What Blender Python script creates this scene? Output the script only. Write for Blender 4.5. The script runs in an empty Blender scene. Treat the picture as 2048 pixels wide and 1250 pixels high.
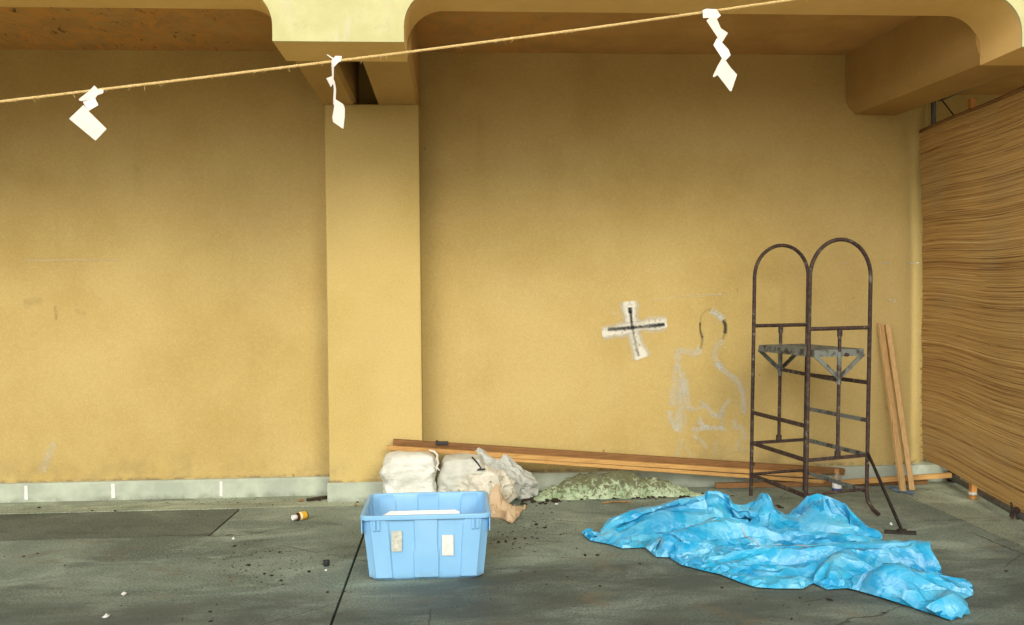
import bpy, bmesh, math, random
import numpy as np
from math import pi, sin, cos, radians, sqrt, atan2
from mathutils import Vector, Matrix, noise
from mathutils.geometry import delaunay_2d_cdt
from mathutils.bvhtree import BVHTree

random.seed(7)
sc = bpy.context.scene
COL = sc.collection

# ------------------------------------------------------------------ camera
F_PX, CAM_H = 1900.0, 1.45
YAW, PITCH, ROLL = 0.0650048, 0.0164268, 0.0098
CAM_R = Matrix.Rotation(-YAW, 3, 'Z') @ Matrix.Rotation(pi / 2 - PITCH, 3, 'X') @ Matrix.Rotation(-ROLL, 3, 'Z')
cd = bpy.data.cameras.new('camera')
cd.sensor_width = 36.0
cd.lens = F_PX / 2048 * 36.0
cd.clip_end = 2000
cam = bpy.data.objects.new('camera', cd)
cam.matrix_world = Matrix.Translation((0, 0, CAM_H)) @ CAM_R.to_4x4()
COL.objects.link(cam)
sc.camera = cam

# ------------------------------------------------------------------ light
SUN_ELEV, SUN_AZ = radians(28), radians(24)      # azimuth measured from straight behind the camera, plus = from the right
w = bpy.data.worlds.new('World'); sc.world = w; w.use_nodes = True
nt = w.node_tree; nt.nodes.clear()
sky = nt.nodes.new('ShaderNodeTexSky'); sky.sky_type = 'NISHITA'; sky.sun_disc = False
sky.sun_elevation = SUN_ELEV; sky.sun_rotation = pi + SUN_AZ
sky.dust_density = 4.0; sky.air_density = 1.0
hs = nt.nodes.new('ShaderNodeHueSaturation'); hs.inputs['Saturation'].default_value = 0.35
bg = nt.nodes.new('ShaderNodeBackground'); bg.inputs['Strength'].default_value = 0.13
wo = nt.nodes.new('ShaderNodeOutputWorld')
nt.links.new(sky.outputs[0], hs.inputs['Color']); nt.links.new(hs.outputs[0], bg.inputs['Color'])
nt.links.new(bg.outputs[0], wo.inputs['Surface'])
sl = bpy.data.lights.new('sun', 'SUN'); sl.energy = 1.5; sl.angle = radians(22); sl.color = (1.0, 0.91, 0.72)
so = bpy.data.objects.new('sun', sl); COL.objects.link(so)
sd = Vector((sin(SUN_AZ) * cos(SUN_ELEV), -cos(SUN_AZ) * cos(SUN_ELEV), sin(SUN_ELEV)))   # towards the sun
so.rotation_euler = sd.to_track_quat('Z', 'Y').to_euler(); so.location = sd * 30

vs = sc.view_settings
vs.view_transform = 'Standard'; vs.look = 'None'; vs.gamma = 1; vs.use_curve_mapping = False
vs.exposure = 0.30
sc.cycles.max_bounces = 6; sc.cycles.diffuse_bounces = 4

# ------------------------------------------------------------------ helpers: places
def ray(px, py): return CAM_R @ Vector(((px - 1024) / F_PX, (625 - py) / F_PX, -1))
O = Vector((0, 0, CAM_H))
def atY(px, py, Y): d = ray(px, py); return O + d * (Y / d.y)
def atZ(px, py, Z=0.0): d = ray(px, py); return O + d * ((Z - CAM_H) / d.z)
def atX(px, py, X): d = ray(px, py); return O + d * (X / d.x)

# ------------------------------------------------------------------ helpers: meshes
class MB:
    def __init__(s): s.v, s.f, s.uv = [], [], {}
    def add(s, vs_, fs):
        n = len(s.v); s.v += [tuple(v) for v in vs_]; s.f += [tuple(n + i for i in f) for f in fs]; return n
    def box(s, lo, hi, mat=None):
        x0, y0, z0 = lo; x1, y1, z1 = hi
        p = [Vector(q) for q in ((x0,y0,z0),(x1,y0,z0),(x1,y1,z0),(x0,y1,z0),(x0,y0,z1),(x1,y0,z1),(x1,y1,z1),(x0,y1,z1))]
        if mat is not None: p = [mat @ q for q in p]
        s.add(p, [(0,3,2,1),(4,5,6,7),(0,1,5,4),(1,2,6,5),(2,3,7,6),(3,0,4,7)]); return s
    def bar(s, a, b, w_, h_, up=(0, 0, 1), over=0.0):
        """rectangular bar from a to b, w_ across, h_ along up"""
        a, b = Vector(a), Vector(b); d = (b - a); L = d.length; d.normalize()
        u = Vector(up); u = (u - d * u.dot(d)).normalized(); r = d.cross(u)
        m = Matrix((r, d, u)).transposed().to_4x4(); m.translation = a
        return s.box((-w_/2, -over, -h_/2), (w_/2, L + over, h_/2), m)
    def tube(s, pts, r, n=8, cap=True, rr=None):
        pts = [Vector(p) for p in pts]; N = len(pts)
        t = (pts[1] - pts[0]).normalized()
        u = t.orthogonal().normalized(); rings = []
        for i, p in enumerate(pts):
            if i == 0: tt = t
            elif i == N - 1: tt = (pts[-1] - pts[-2]).normalized()
            else: tt = ((pts[i+1] - p).normalized() + (p - pts[i-1]).normalized()).normalized()
            u = (u - tt * u.dot(tt)).normalized(); b = tt.cross(u)
            rad = rr[i] if rr else r
            rings.append([p + (u * cos(2*pi*k/n) + b * sin(2*pi*k/n)) * rad for k in range(n)])
        vs_ = [q for R in rings for q in R]; fs = []
        for i in range(N - 1):
            for k in range(n):
                k2 = (k + 1) % n
                fs.append((i*n+k, i*n+k2, (i+1)*n+k2, (i+1)*n+k))
        if cap: fs += [tuple(range(n))[::-1], tuple((N-1)*n + k for k in range(n))]
        s.add(vs_, fs); return s
    def lathe(s, prof, n=20, mat=None, capb=True, capt=True):
        vs_ = [Vector((r*cos(2*pi*k/n), r*sin(2*pi*k/n), z)) for r, z in prof for k in range(n)]
        if mat is not None: vs_ = [mat @ q for q in vs_]
        fs = []
        for i in range(len(prof) - 1):
            for k in range(n):
                k2 = (k+1) % n; fs.append((i*n+k, i*n+k2, (i+1)*n+k2, (i+1)*n+k))
        if capb: fs.append(tuple(range(n))[::-1])
        if capt: fs.append(tuple((len(prof)-1)*n + k for k in range(n)))
        s.add(vs_, fs); return s
    def slab(s, poly, nvec):
        """polygon (3d points) extruded by nvec"""
        n = len(poly); P = [Vector(p) for p in poly]; nv = Vector(nvec)
        s.add(P + [p + nv for p in P], [tuple(range(n)), tuple(range(2*n-1, n-1, -1))] +
              [(i, i+n, (i+1) % n + n, (i+1) % n) for i in range(n)]); return s
    def build(s, name, m, parent=None, smooth=None, bevel=0.0, seg=2):
        me = bpy.data.meshes.new(name)
        off = parent_loc(parent) if parent else Vector((0, 0, 0))
        me.from_pydata([tuple(Vector(v) - off) for v in s.v], [], s.f)
        bm = bmesh.new(); bm.from_mesh(me)
        bmesh.ops.recalc_face_normals(bm, faces=bm.faces); bm.to_mesh(me); bm.free()
        if smooth is not None:
            me.polygons.foreach_set('use_smooth', [True] * len(me.polygons))
            if smooth < 179:
                me.set_sharp_from_angle(angle=radians(smooth))
        me.materials.append(m)
        o = bpy.data.objects.new(name, me); COL.objects.link(o)
        if parent: o.parent = parent
        if bevel:
            b = o.modifiers.new('bevel', 'BEVEL'); b.width = bevel; b.segments = seg; b.limit_method = 'ANGLE'; b.angle_limit = radians(50)
        return o
def parent_loc(p):
    v = Vector((0, 0, 0))
    while p: v += p.location; p = p.parent
    return v
def tag(o, label=None, cat=None, group=None, kind=None):
    if label: o['label'] = label
    if cat: o['category'] = cat
    if group: o['group'] = group
    if kind: o['kind'] = kind
    return o
def thing(name, loc, label, cat, group=None):
    o = bpy.data.objects.new(name, None); o.empty_display_size = 0.1; o.location = loc; COL.objects.link(o)
    return tag(o, label, cat, group)
def recentre(o, loc):
    """move a top-level mesh's origin to loc without moving its shape"""
    loc = Vector(loc); o.data.transform(Matrix.Translation(-loc)); o.location = loc; return o

# ------------------------------------------------------------------ helpers: materials (world-position based)
class NT:
    def __init__(s, name):
        s.m = bpy.data.materials.new(name); s.m.use_nodes = True; s.t = s.m.node_tree; s.t.nodes.clear()
        s.out = s.n('ShaderNodeOutputMaterial'); s.b = s.n('ShaderNodeBsdfPrincipled'); s.l(s.b.outputs[0], s.out.inputs[0])
        s.pos = s.n('ShaderNodeNewGeometry').outputs['Position']
    def n(s, t, **k):
        nd = s.t.nodes.new(t)
        for a, v in k.items(): setattr(nd, a, v)
        return nd
    def l(s, a, b): s.t.links.new(a, b)
    def val(s, sock, v):
        if hasattr(v, 'is_linked') or hasattr(v, 'links'): s.l(v, sock)
        else: sock.default_value = v
    def mapped(s, scale=(1,1,1), loc=(0,0,0), src=None):
        mp = s.n('ShaderNodeMapping'); mp.inputs['Scale'].default_value = scale; mp.inputs['Location'].default_value = loc
        s.l(src or s.pos, mp.inputs['Vector']); return mp.outputs[0]
    def noise(s, scale, detail=5, rough=.55, vec=None, dist=0.0):
        nd = s.n('ShaderNodeTexNoise'); nd.inputs['Scale'].default_value = scale; nd.inputs['Detail'].default_value = detail
        nd.inputs['Roughness'].default_value = rough; nd.inputs['Distortion'].default_value = dist
        s.l(vec or s.pos, nd.inputs['Vector']); return nd.outputs[0]
    def vor(s, scale, feat='F1', vec=None, rnd=1.0):
        nd = s.n('ShaderNodeTexVoronoi', feature=feat); nd.inputs['Scale'].default_value = scale
        nd.inputs['Randomness'].default_value = rnd
        s.l(vec or s.pos, nd.inputs['Vector']); return nd
    def ramp(s, fac, stops, interp='LINEAR'):
        r = s.n('ShaderNodeValToRGB'); r.color_ramp.interpolation = interp; e = r.color_ramp.elements
        while len(e) < len(stops): e.new(.5)
        for i, (p, c) in enumerate(stops):
            e[i].position = p; e[i].color = (c, c, c, 1) if isinstance(c, (int, float)) else (*c, 1)
        s.l(fac, r.inputs[0]); return r.outputs[0]
    def mix(s, fac, a, b, mode='MIX'):
        nd = s.n('ShaderNodeMix', data_type='RGBA', blend_type=mode)
        for sock, v in ((nd.inputs[0], fac), (nd.inputs[6], a), (nd.inputs[7], b)):
            if isinstance(v, tuple): sock.default_value = (*v, 1) if len(v) == 3 else v
            else: s.val(sock, v)
        return nd.outputs[2]
    def math(s, op, a, b=0.0, c=None):
        nd = s.n('ShaderNodeMath', operation=op); s.val(nd.inputs[0], a); s.val(nd.inputs[1], b)
        if c is not None: s.val(nd.inputs[2], c)
        return nd.outputs[0]
    def step(s, x, a, b):
        nd = s.n('ShaderNodeMapRange', interpolation_type='SMOOTHSTEP')
        s.val(nd.inputs[0], x); nd.inputs[1].default_value = a; nd.inputs[2].default_value = b
        return nd.outputs[0]
    def xyz(s):
        nd = s.n('ShaderNodeSeparateXYZ'); s.l(s.pos, nd.inputs[0]); return nd.outputs
    def bump(s, h, strength=.3, dist=.01, prev=None):
        nd = s.n('ShaderNodeBump'); nd.inputs['Strength'].default_value = strength; nd.inputs['Distance'].default_value = dist
        s.l(h, nd.inputs['Height'])
        if prev: s.l(prev, nd.inputs['Normal'])
        return nd.outputs[0]
    def fin(s, col=None, rough=.8, normal=None, metal=0.0, spec=.4):
        if col is not None:
            if isinstance(col, tuple): s.b.inputs['Base Color'].default_value = (*col, 1)
            else: s.l(col, s.b.inputs['Base Color'])
        s.val(s.b.inputs['Roughness'], rough); s.val(s.b.inputs['Metallic'], metal)
        s.b.inputs['Specular IOR Level'].default_value = spec
        if normal: s.l(normal, s.b.inputs['Normal'])
        return s.m

def simple(name, c1, c2, scale=6, rough=.7, bump=.15, bscale=60, bdist=.003, spec=.4, metal=0.0, stops=(.35, .68)):
    t = NT(name); c = t.ramp(t.noise(scale, 7, .6), [(stops[0], c1), (stops[1], c2)])
    nb = t.bump(t.noise(bscale, 4, .6), bump, bdist)
    return t.fin(c, rough, nb, metal, spec)

# plaster of the wall: tan roughcast
def plaster(name, base, lo, hi, stains=True):
    t = NT(name); x, y, z = t.xyz()
    fine = t.noise(95, 2, .75); mid = t.noise(2.1, 5, .6); cloud = t.noise(.7, 3, .55)
    c = t.mix(t.step(mid, .3, .72), lo, base)
    c = t.mix(t.math('MULTIPLY', t.step(cloud, .38, .66), .6), c, hi)
    c = t.mix(t.ramp(fine, [(.3, .12), (.5, 0.0)]), c, tuple(k*.45 for k in lo))
    c = t.mix(t.ramp(fine, [(.52, 0.0), (.72, .17)]), c, tuple(min(1, k*1.5) for k in hi))
    streak = t.noise(1.0, 5, .6, t.mapped((3.2, 3.2, .35)))
    c = t.mix(t.math('MULTIPLY', t.step(streak, .56, .8), .14), c, tuple(k*.55 for k in lo))
    if stains:
        low = t.math('MULTIPLY', t.math('SUBTRACT', 1.0, t.step(z, .10, .42)), t.step(t.noise(5, 6, .65), .42, .7))
        c = t.mix(t.math('MULTIPLY', low, .4), c, (.16, .13, .085))
        edge = t.math('MULTIPLY', t.math('SUBTRACT', 1.0, t.step(z, .135, .165)), t.step(t.noise(11, 5, .7), .4, .62))
        c = t.mix(t.math('MULTIPLY', edge, .7), c, (.11, .095, .07))
        spot = t.math('MULTIPLY', t.math('LESS_THAN', t.vor(2.6).outputs['Distance'], .026), t.step(t.noise(1.7, 2), .5, .6))
        c = t.mix(t.math('MULTIPLY', spot, .55), c, (.13, .075, .035))
    n2 = t.bump(t.math('ADD', t.math('MULTIPLY', fine, .3), t.noise(11, 3, .6)), .3, .012)
    return t.fin(c, .92, n2, spec=.15)
M_wall = plaster('wall_plaster', (.475, .36, .136), (.425, .312, .108), (.53, .412, .172))
M_pillar = plaster('pillar_plaster', (.525, .403, .150), (.47, .353, .123), (.56, .438, .183))
# arched front beam: pale weathered front, bounce light painted into other faces
def fascia_mat():
    t = NT('front_beam_paint'); x, y, z = t.xyz()
    c = t.mix(t.step(t.noise(2.5, 6, .6), .35, .7), (.72, .49, .18), (.78, .55, .21))
    front = t.math('LESS_THAN', y, 5.075)
    pale = t.mix(t.step(t.noise(6, 7, .65), .35, .7), (.49, .48, .245), (.56, .55, .30))
    blot = t.math('MULTIPLY', t.step(t.noise(9, 7, .7), .52, .72), t.math('SUBTRACT', 1.0, t.step(z, 2.81, 3.02)))
    pale = t.mix(t.math('MULTIPLY', blot, .45), pale, (.22, .215, .14))
    pale = t.mix(t.step(t.noise(5, 5, .6, t.mapped((1.6, 1, .3))), .60, .78), pale, (.56, .53, .37))
    c = t.mix(front, c, pale)
    return t.fin(c, .85, t.bump(t.noise(70, 5, .7), .3, .004), spec=.2)
M_fascia = fascia_mat()
def ceiling_mat():
    t = NT('ceiling_paint'); x, y, z = t.xyz()
    c = t.mix(t.step(t.noise(3, 6, .6), .35, .7), (.46, .27, .095), (.54, .33, .12))
    st = t.mapped((2.2, 1.0, 1))
    area = t.math('SUBTRACT', 1.0, t.step(t.math('ADD', x, t.math('MULTIPLY', t.noise(1.2, 5, .65), 1.8)), -1.05, .1))
    area2 = t.math('MULTIPLY', t.step(x, -.3, -.1), t.math('SUBTRACT', 1.0, t.step(x, .25, 1.6)))
    rust = t.math('MULTIPLY', t.step(t.noise(3.2, 8, .72, st, 1.2), .46, .56), t.math('MAXIMUM', area, t.math('MULTIPLY', area2, .8)))
    c = t.mix(t.math('MULTIPLY', rust, .85), c, (.62, .31, .085))
    dark = t.math('MULTIPLY', t.step(t.noise(6.5, 8, .74, st, 1.0), .57, .66), area)
    c = t.mix(t.math('MULTIPLY', dark, .9), c, (.04, .026, .02))
    return t.fin(c, .9, t.bump(t.noise(14, 7, .7), .5, .01), spec=.15)
M_ceil = ceiling_mat()
M_beam = plaster('beam_plaster', (.44, .285, .10), (.38, .24, .08), (.49, .325, .12), False)
def kerb_mat():
    t = NT('kerb_concrete'); x, y, z = t.xyz()
    c = t.mix(t.step(t.noise(5, 7, .65), .35, .7), (.34, .385, .31), (.45, .505, .405))
    c = t.mix(t.math('MULTIPLY', t.step(t.noise(2.2, 6, .7, t.mapped((4, 4, 1))), .55, .75), .5), c, (.19, .20, .15))
    d = t.math('MULTIPLY', t.math('SUBTRACT', 1.0, t.step(z, 0, .05)), t.step(t.noise(8, 6, .7), .35, .65))
    c = t.mix(t.math('MULTIPLY', d, .6), c, (.13, .125, .095))
    return t.fin(c, .85, t.bump(t.noise(50, 5, .7), .25, .004), spec=.2)
M_kerb = kerb_mat()
def floor_mat(name, a, b, damp=True, dark=(.050, .060, .054)):
    t = NT(name); x, y, z = t.xyz()
    c = t.mix(t.step(t.noise(1.5, 6, .65), .40, .60), a, b)
    st = t.noise(1.0, 6, .68, t.mapped((.8, 1.7, 1)), .7)
    c = t.mix(t.math('MULTIPLY', t.step(st, .48, .64), .8), c, tuple(k*.50 for k in a))
    st2 = t.noise(1.5, 6, .7, t.mapped((.9, 1.6, 1), (7, 3, 0)), .8)
    c = t.mix(t.math('MULTIPLY', t.step(st2, .50, .66), .65), c, tuple(k*1.45 for k in b))
    fine = t.noise(75, 3, .8)
    c = t.mix(t.ramp(fine, [(.32, .75), (.5, 0.0)]), c, tuple(k*.35 for k in a))
    c = t.mix(t.ramp(fine, [(.52, 0.0), (.7, .55)]), c, tuple(min(1, k*1.8) for k in b))
    rough = .78
    if damp:
        nn = t.math('MULTIPLY', t.math('SUBTRACT', t.noise(1.3, 5, .6, t.mapped((.6, 1, 1)), .3), .5), .9)
        n3 = t.math('MULTIPLY', t.math('SUBTRACT', t.noise(7, 5, .6), .5), .12)
        right = t.step(x, -.7, .5)          # the damp reaches further back on the right
        lim = t.math('ADD', 4.66, t.math('MULTIPLY', right, .42))
        yy = t.math('ADD', t.math('ADD', y, t.math('MULTIPLY', nn, t.math('ADD', .12, right))), n3)
        wet = t.math('SUBTRACT', 1.0, t.step(t.math('SUBTRACT', yy, lim), -.10, .16))
        p2 = t.math('MULTIPLY', t.step(t.math('ADD', x, n3), 2.2, 2.4), t.math('SUBTRACT', 1.0, t.step(t.math('ADD', y, t.math('MULTIPLY', n3, 1.5)), 5.10, 5.17)))
        wet = t.math('MAXIMUM', wet, p2)
        wet = t.math('MULTIPLY', wet, t.math('ADD', .35, t.math('MULTIPLY', t.step(t.noise(2.2, 5, .65, t.mapped((.7, 1.6, 1), (2, 5, 0))), .36, .62), .6)))
        c = t.mix(t.math('MULTIPLY', wet, .78), c, dark)
        c = t.mix(t.math('MULTIPLY', t.step(t.noise(2.4, 6, .7, t.mapped((1, 1.5, 1), (4, 9, 0)), .6), .54, .7), .45), c, (.17, .135, .085))
        rough = t.math('SUBTRACT', .8, t.math('MULTIPLY', wet, .15))
    spots = t.math('MULTIPLY', t.math('LESS_THAN', t.vor(9).outputs['Distance'], .07), t.step(t.noise(3, 3), .55, .62))
    c = t.mix(t.math('MULTIPLY', spots, .6), c, (.05, .045, .035))
    crack = t.vor(.62, 'DISTANCE_TO_EDGE', t.mix(.12, t.pos, t.noise(3, 4, .6), 'ADD'))
    ck = t.math('MULTIPLY', t.math('LESS_THAN', crack.outputs['Distance'], .0022), t.step(t.noise(.9, 3), .5, .58))
    c = t.mix(t.math('MULTIPLY', ck, .7), c, (.04, .04, .033))
    n2 = t.bump(t.math('ADD', t.math('MULTIPLY', fine, .35), t.noise(6, 5, .65)), .35, .012)
    return t.fin(c, rough, n2, spec=.3)
M_floor = floor_mat('floor_concrete', (.15, .195, .158), (.22, .268, .215))
M_floor2 = floor_mat('floor_concrete_pale', (.24, .285, .21), (.32, .365, .27))
M_patch = floor_mat('floor_patch_concrete', (.088, .108, .088), (.128, .15, .12), False)
M_bounce = simple('bounce_paving', (.72, .55, .32), (.78, .61, .37), 2, .85, .3, 80, .004)  # out of view; pale warm tone added to reflect light onto the soffit
M_ground = simple('ground_asphalt', (.035, .035, .033), (.055, .055, .05), 3, .9, .4, 120, .004)
M_rust = (lambda t: t.fin(t.mix(t.step(t.noise(17, 6, .7), .56, .66), t.mix(t.step(t.noise(38, 5, .7), .4, .62), (.032, .020, .018), (.080, .050, .038)),
          t.mix(t.noise(60, 3), (.13, .135, .10), (.22, .20, .145))), .72, t.bump(t.noise(90, 5, .7), .5, .004), .25, .4))(NT('rusty_paint'))
M_rustpale = (lambda t: t.fin(t.mix(t.step(t.noise(14, 6, .7), .46, .62), (.17, .19, .17), (.05, .036, .03)), .7,
              t.bump(t.noise(90, 5, .7), .5, .004), .2, .4))(NT('worn_grey_paint'))
M_iron = simple('dark_iron', (.018, .015, .014), (.045, .035, .03), 30, .65, .3, 90, .003, .4, .4)
M_steel = simple('dull_steel', (.08, .09, .09), (.17, .18, .17), 18, .55, .3, 90, .002, .5, .5)
def wood(name, c1, c2, dark, axis='X', knots=True):
    t = NT(name); s = {'X': (.9, 16, 16), 'Z': (18, 18, .9)}[axis]
    v = t.mapped(s)
    g = t.noise(3.0, 6, .65, v, .8)
    c = t.mix(t.step(g, .33, .68), c1, c2)
    c = t.mix(t.math('MULTIPLY', t.step(t.noise(9, 5, .7, v), .55, .74), .6), c, dark)
    c = t.mix(t.math('MULTIPLY', t.step(t.noise(1.7, 6, .7), .5, .75), .45), c, dark)
    if knots:
        kn = t.math('LESS_THAN', t.vor(3.1).outputs['Distance'], .06)
        c = t.mix(t.math('MULTIPLY', kn, .8), c, tuple(k*.4 for k in dark))
    return t.fin(c, .7, t.bump(g, .3, .003), spec=.3)
M_wood_o = wood('orange_pine', (.43, .235, .075), (.54, .32, .105), (.20, .09, .032))
M_wood_b = wood('brown_old_pine', (.19, .095, .034), (.27, .14, .05), (.06, .028, .012))
M_wood_z = wood('pine_upright', (.45, .275, .11), (.55, .36, .155), (.28, .15, .06), 'Z', False)
M_post = wood('pine_post', (.50, .22, .06), (.62, .30, .09), (.30, .12, .04), 'Z', False)
M_white = simple('white_paper', (.64, .635, .60), (.72, .715, .69), 30, .75, .1, 200, .0008, .2)
M_foam = simple('white_foam', (.76, .76, .74), (.86, .86, .85), 40, .6, .3, 220, .002, .3)
M_rope = simple('straw_rope', (.56, .41, .17), (.74, .58, .28), 90, .85, .4, 400, .001, .15)
def bin_mat():
    t = NT('blue_plastic')
    c = t.mix(t.step(t.noise(4, 6, .6), .3, .75), (.215, .465, .735), (.26, .51, .77))
    x, y, z = t.xyz()
    sc_ = t.math('MULTIPLY', t.step(t.noise(30, 6, .75, t.mapped((1, 1, .25))), .6, .75), .25)
    c = t.mix(sc_, c, (.20, .36, .52))
    c = t.mix(t.math('MULTIPLY', t.step(t.noise(3, 6, .7), .52, .72), .3), c, (.24, .40, .52))
    d = t.math('MULTIPLY', t.math('SUBTRACT', 1.0, t.step(z, 0, .10)), t.step(t.noise(16, 6, .7), .45, .7))
    c = t.mix(t.math('MULTIPLY', d, .35), c, (.20, .24, .25))
    return t.fin(c, .42, t.bump(t.noise(90, 4, .6), .06, .002), spec=.35)
M_bin = bin_mat()
def tarp_mat():
    t = NT('blue_tarpaulin')
    c = t.mix(t.step(t.noise(3.2, 5, .6), .32, .7), (.004, .255, .52), (.02, .375, .62))
    wear_shine = t.noise(5, 7, .7, None, 1.5)
    c = t.mix(t.math('MULTIPLY', t.step(wear_shine, .47, .62), .5), c, (.17, .52, .70))  # pale worn patches, with highlights painted into the same colour
    w2 = t.vor(7, 'F1', t.mix(.3, t.pos, t.noise(4, 3, .6), 'ADD'))
    c = t.mix(t.math('MULTIPLY', t.ramp(w2.outputs['Color'], [(.35, 0.0), (.9, .28)]), 1.0), c, (.27, .60, .73))
    dirt = t.math('MULTIPLY', t.step(t.noise(2.1, 6, .7), .58, .8), .35)
    c = t.mix(dirt, c, (.10, .26, .32))
    cre = t.vor(10, 'DISTANCE_TO_EDGE', t.mix(.16, t.pos, t.noise(6, 3, .6), 'ADD')).outputs['Distance']
    cre2 = t.vor(25, 'DISTANCE_TO_EDGE', t.mix(.08, t.pos, t.noise(11, 3, .6), 'ADD')).outputs['Distance']
    n1 = t.bump(t.math('MINIMUM', cre, .12), .4, .03)
    n2 = t.bump(t.math('MINIMUM', cre2, .10), .3, .014, n1)
    return t.fin(c, .33, n2, spec=.55)
M_tarp = tarp_mat()
def sack_mat(name, a, b, dirt, amt=.5):
    t = NT(name); x, y, z = t.xyz()
    c = t.mix(t.step(t.noise(7, 6, .6), .3, .7), a, b)
    c = t.mix(t.math('MULTIPLY', t.step(t.noise(4, 7, .7), .5, .72), amt), c, dirt)
    sp = t.math('MULTIPLY', t.math('LESS_THAN', t.vor(13).outputs['Distance'], .1), t.step(t.noise(5, 3), .56, .6))
    c = t.mix(t.math('MULTIPLY', sp, .7), c, (.14, .08, .05))
    wv = t.math('ADD', t.noise(9, 5, .65, t.mapped((1, 1, 3), (0, 0, 0)), 1.2), t.vor(11, 'DISTANCE_TO_EDGE', t.mix(.15, t.pos, t.noise(8, 3, .6), 'ADD')).outputs['Distance'])
    return t.fin(c, .6, t.bump(t.noise(220, 2, .5), .2, .001, t.bump(wv, .5, .016)), spec=.3)
M_sack = sack_mat('woven_sack', (.60, .62, .56), (.74, .75, .69), (.30, .27, .19), .4)
M_sack2 = sack_mat('woven_sack_dirty', (.44, .46, .40), (.60, .61, .54), (.24, .22, .16), .5)
M_bag = sack_mat('grey_plastic_bag', (.36, .38, .34), (.50, .52, .48), (.24, .24, .19), .5)
M_bag2 = sack_mat('cream_plastic_bag', (.50, .48, .39), (.61, .59, .49), (.30, .26, .19), .45)
M_paper = simple('brown_paper', (.46, .335, .20), (.56, .42, .265), 9, .75, .25, 40, .004, .25)
def moss_mat():
    t = NT('mossy_sheet'); x, y, z = t.xyz()
    c = t.mix(t.step(t.noise(9, 6, .65), .35, .65), (.26, .36, .20), (.47, .56, .38))
    d = t.step(t.math('ADD', t.noise(34, 7, .75, None, .5), t.math('MULTIPLY', t.math('SUBTRACT', z, .07), 1.2)), .43, .55)
    c = t.mix(t.math('MULTIPLY', d, .92), c, t.mix(t.noise(40, 4, .7), (.045, .05, .022), (.17, .16, .085)))
    return t.fin(c, .75, t.bump(t.noise(38, 7, .75), .8, .015), spec=.2)
M_moss = moss_mat()
M_soil = simple('dark_soil', (.022, .018, .013), (.07, .052, .032), 25, .95, .6, 90, .006, .1)
def reed_mat():
    t = NT('reed'); at = t.n('ShaderNodeAttribute', attribute_name='tone')
    c = t.ramp(at.outputs['Fac'], [(0.0, (.10, .05, .02)), (.15, (.31, .165, .055)), (.5, (.49, .305, .10)), (.8, (.57, .375, .14)), (1.0, (.66, .47, .205))])
    g = t.noise(6, 6, .7, t.mapped((4, 1.0, 14)))
    c = t.mix(t.math('MULTIPLY', t.step(g, .48, .7), .5), c, (.40, .27, .11))
    c = t.mix(t.math('MULTIPLY', t.step(t.noise(1.6, 5, .6), .5, .75), .4), c, (.44, .36, .19))
    return t.fin(c, .75, t.bump(t.noise(60, 4, .7, t.mapped((1, .2, 1))), .3, .003), spec=.2)
M_reed = reed_mat()
def decal(name, col, alpha, ns=60, thr=(.35, .62)):
    t = NT(name); uv = t.n('ShaderNodeUVMap'); sp = t.n('ShaderNodeSeparateXYZ'); t.l(uv.outputs[0], sp.inputs[0])
    e = t.math('SUBTRACT', 1.0, t.math('ABSOLUTE', sp.outputs[1]))
    a = t.math('MULTIPLY', t.step(e, 0.0, .9), t.step(t.noise(ns, 5, .7), *thr))
    a = t.math('MULTIPLY', a, t.math('MULTIPLY', sp.outputs[0], alpha))
    t.fin(col, .9, spec=.1)
    tr = t.n('ShaderNodeBsdfTransparent'); mx = t.n('ShaderNodeMixShader')
    t.l(a, mx.inputs[0]); t.l(tr.outputs[0], mx.inputs[1]); t.l(t.b.outputs[0], mx.inputs[2]); t.l(mx.outputs[0], t.out.inputs[0])
    return t.m
M_dwhite = decal('white_brushed_paint', (.62, .61, .52), .95, 45, (.28, .5))
M_dblack = decal('black_spray', (.03, .032, .034), .95, 70, (.25, .5))
M_dchalk = decal('chalk', (.62, .66, .61), .85, 30, (.12, .70))
M_dred = decal('red_smear', (.35, .08, .06), .55, 50, (.3, .6))
M_mark = simple('white_mark_paint', (.62, .63, .58), (.78, .78, .74), 40, .8, .2, 100, .001)
M_black = simple('black_plastic', (.012, .012, .014), (.03, .03, .03), 40, .5, .1, 90, .001)
M_amber = simple('brown_glass', (.03, .014, .006), (.06, .028, .012), 30, .15, .02, 50, .001, .6)
M_yellow = simple('yellow_label', (.66, .36, .02), (.74, .43, .04), 40, .6, .05, 80, .001)
M_cap = simple('white_cap', (.74, .74, .72), (.82, .82, .80), 30, .5, .05, 80, .001)
M_blue = simple('blue_print', (.03, .06, .24), (.05, .09, .32), 30, .6, .05, 80, .001)
M_tan = simple('brown_bottle_cap', (.30, .16, .05), (.42, .24, .09), 30, .55, .1, 80, .001)
def glass():
    t = NT('clear_glass'); t.b.inputs['Transmission Weight'].default_value = .8; t.b.inputs['IOR'].default_value = 1.3
    return t.fin((.72, .70, .58), .12, None, 0, .5)
M_glass = glass()
M_stk1 = simple('faded_sticker', (.40, .42, .36), (.62, .63, .55), 55, .7, .1, 80, .001)
M_stk2 = simple('white_sticker', (.60, .63, .59), (.76, .77, .73), 38, .7, .1, 80, .001)
M_scrapblue = simple('blue_scrap', (.05, .12, .22), (.16, .28, .38), 20, .6, .4, 60, .004)
M_leaf = simple('dead_leaf', (.16, .075, .025), (.34, .19, .06), 30, .85, .3, 80, .002)

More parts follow.
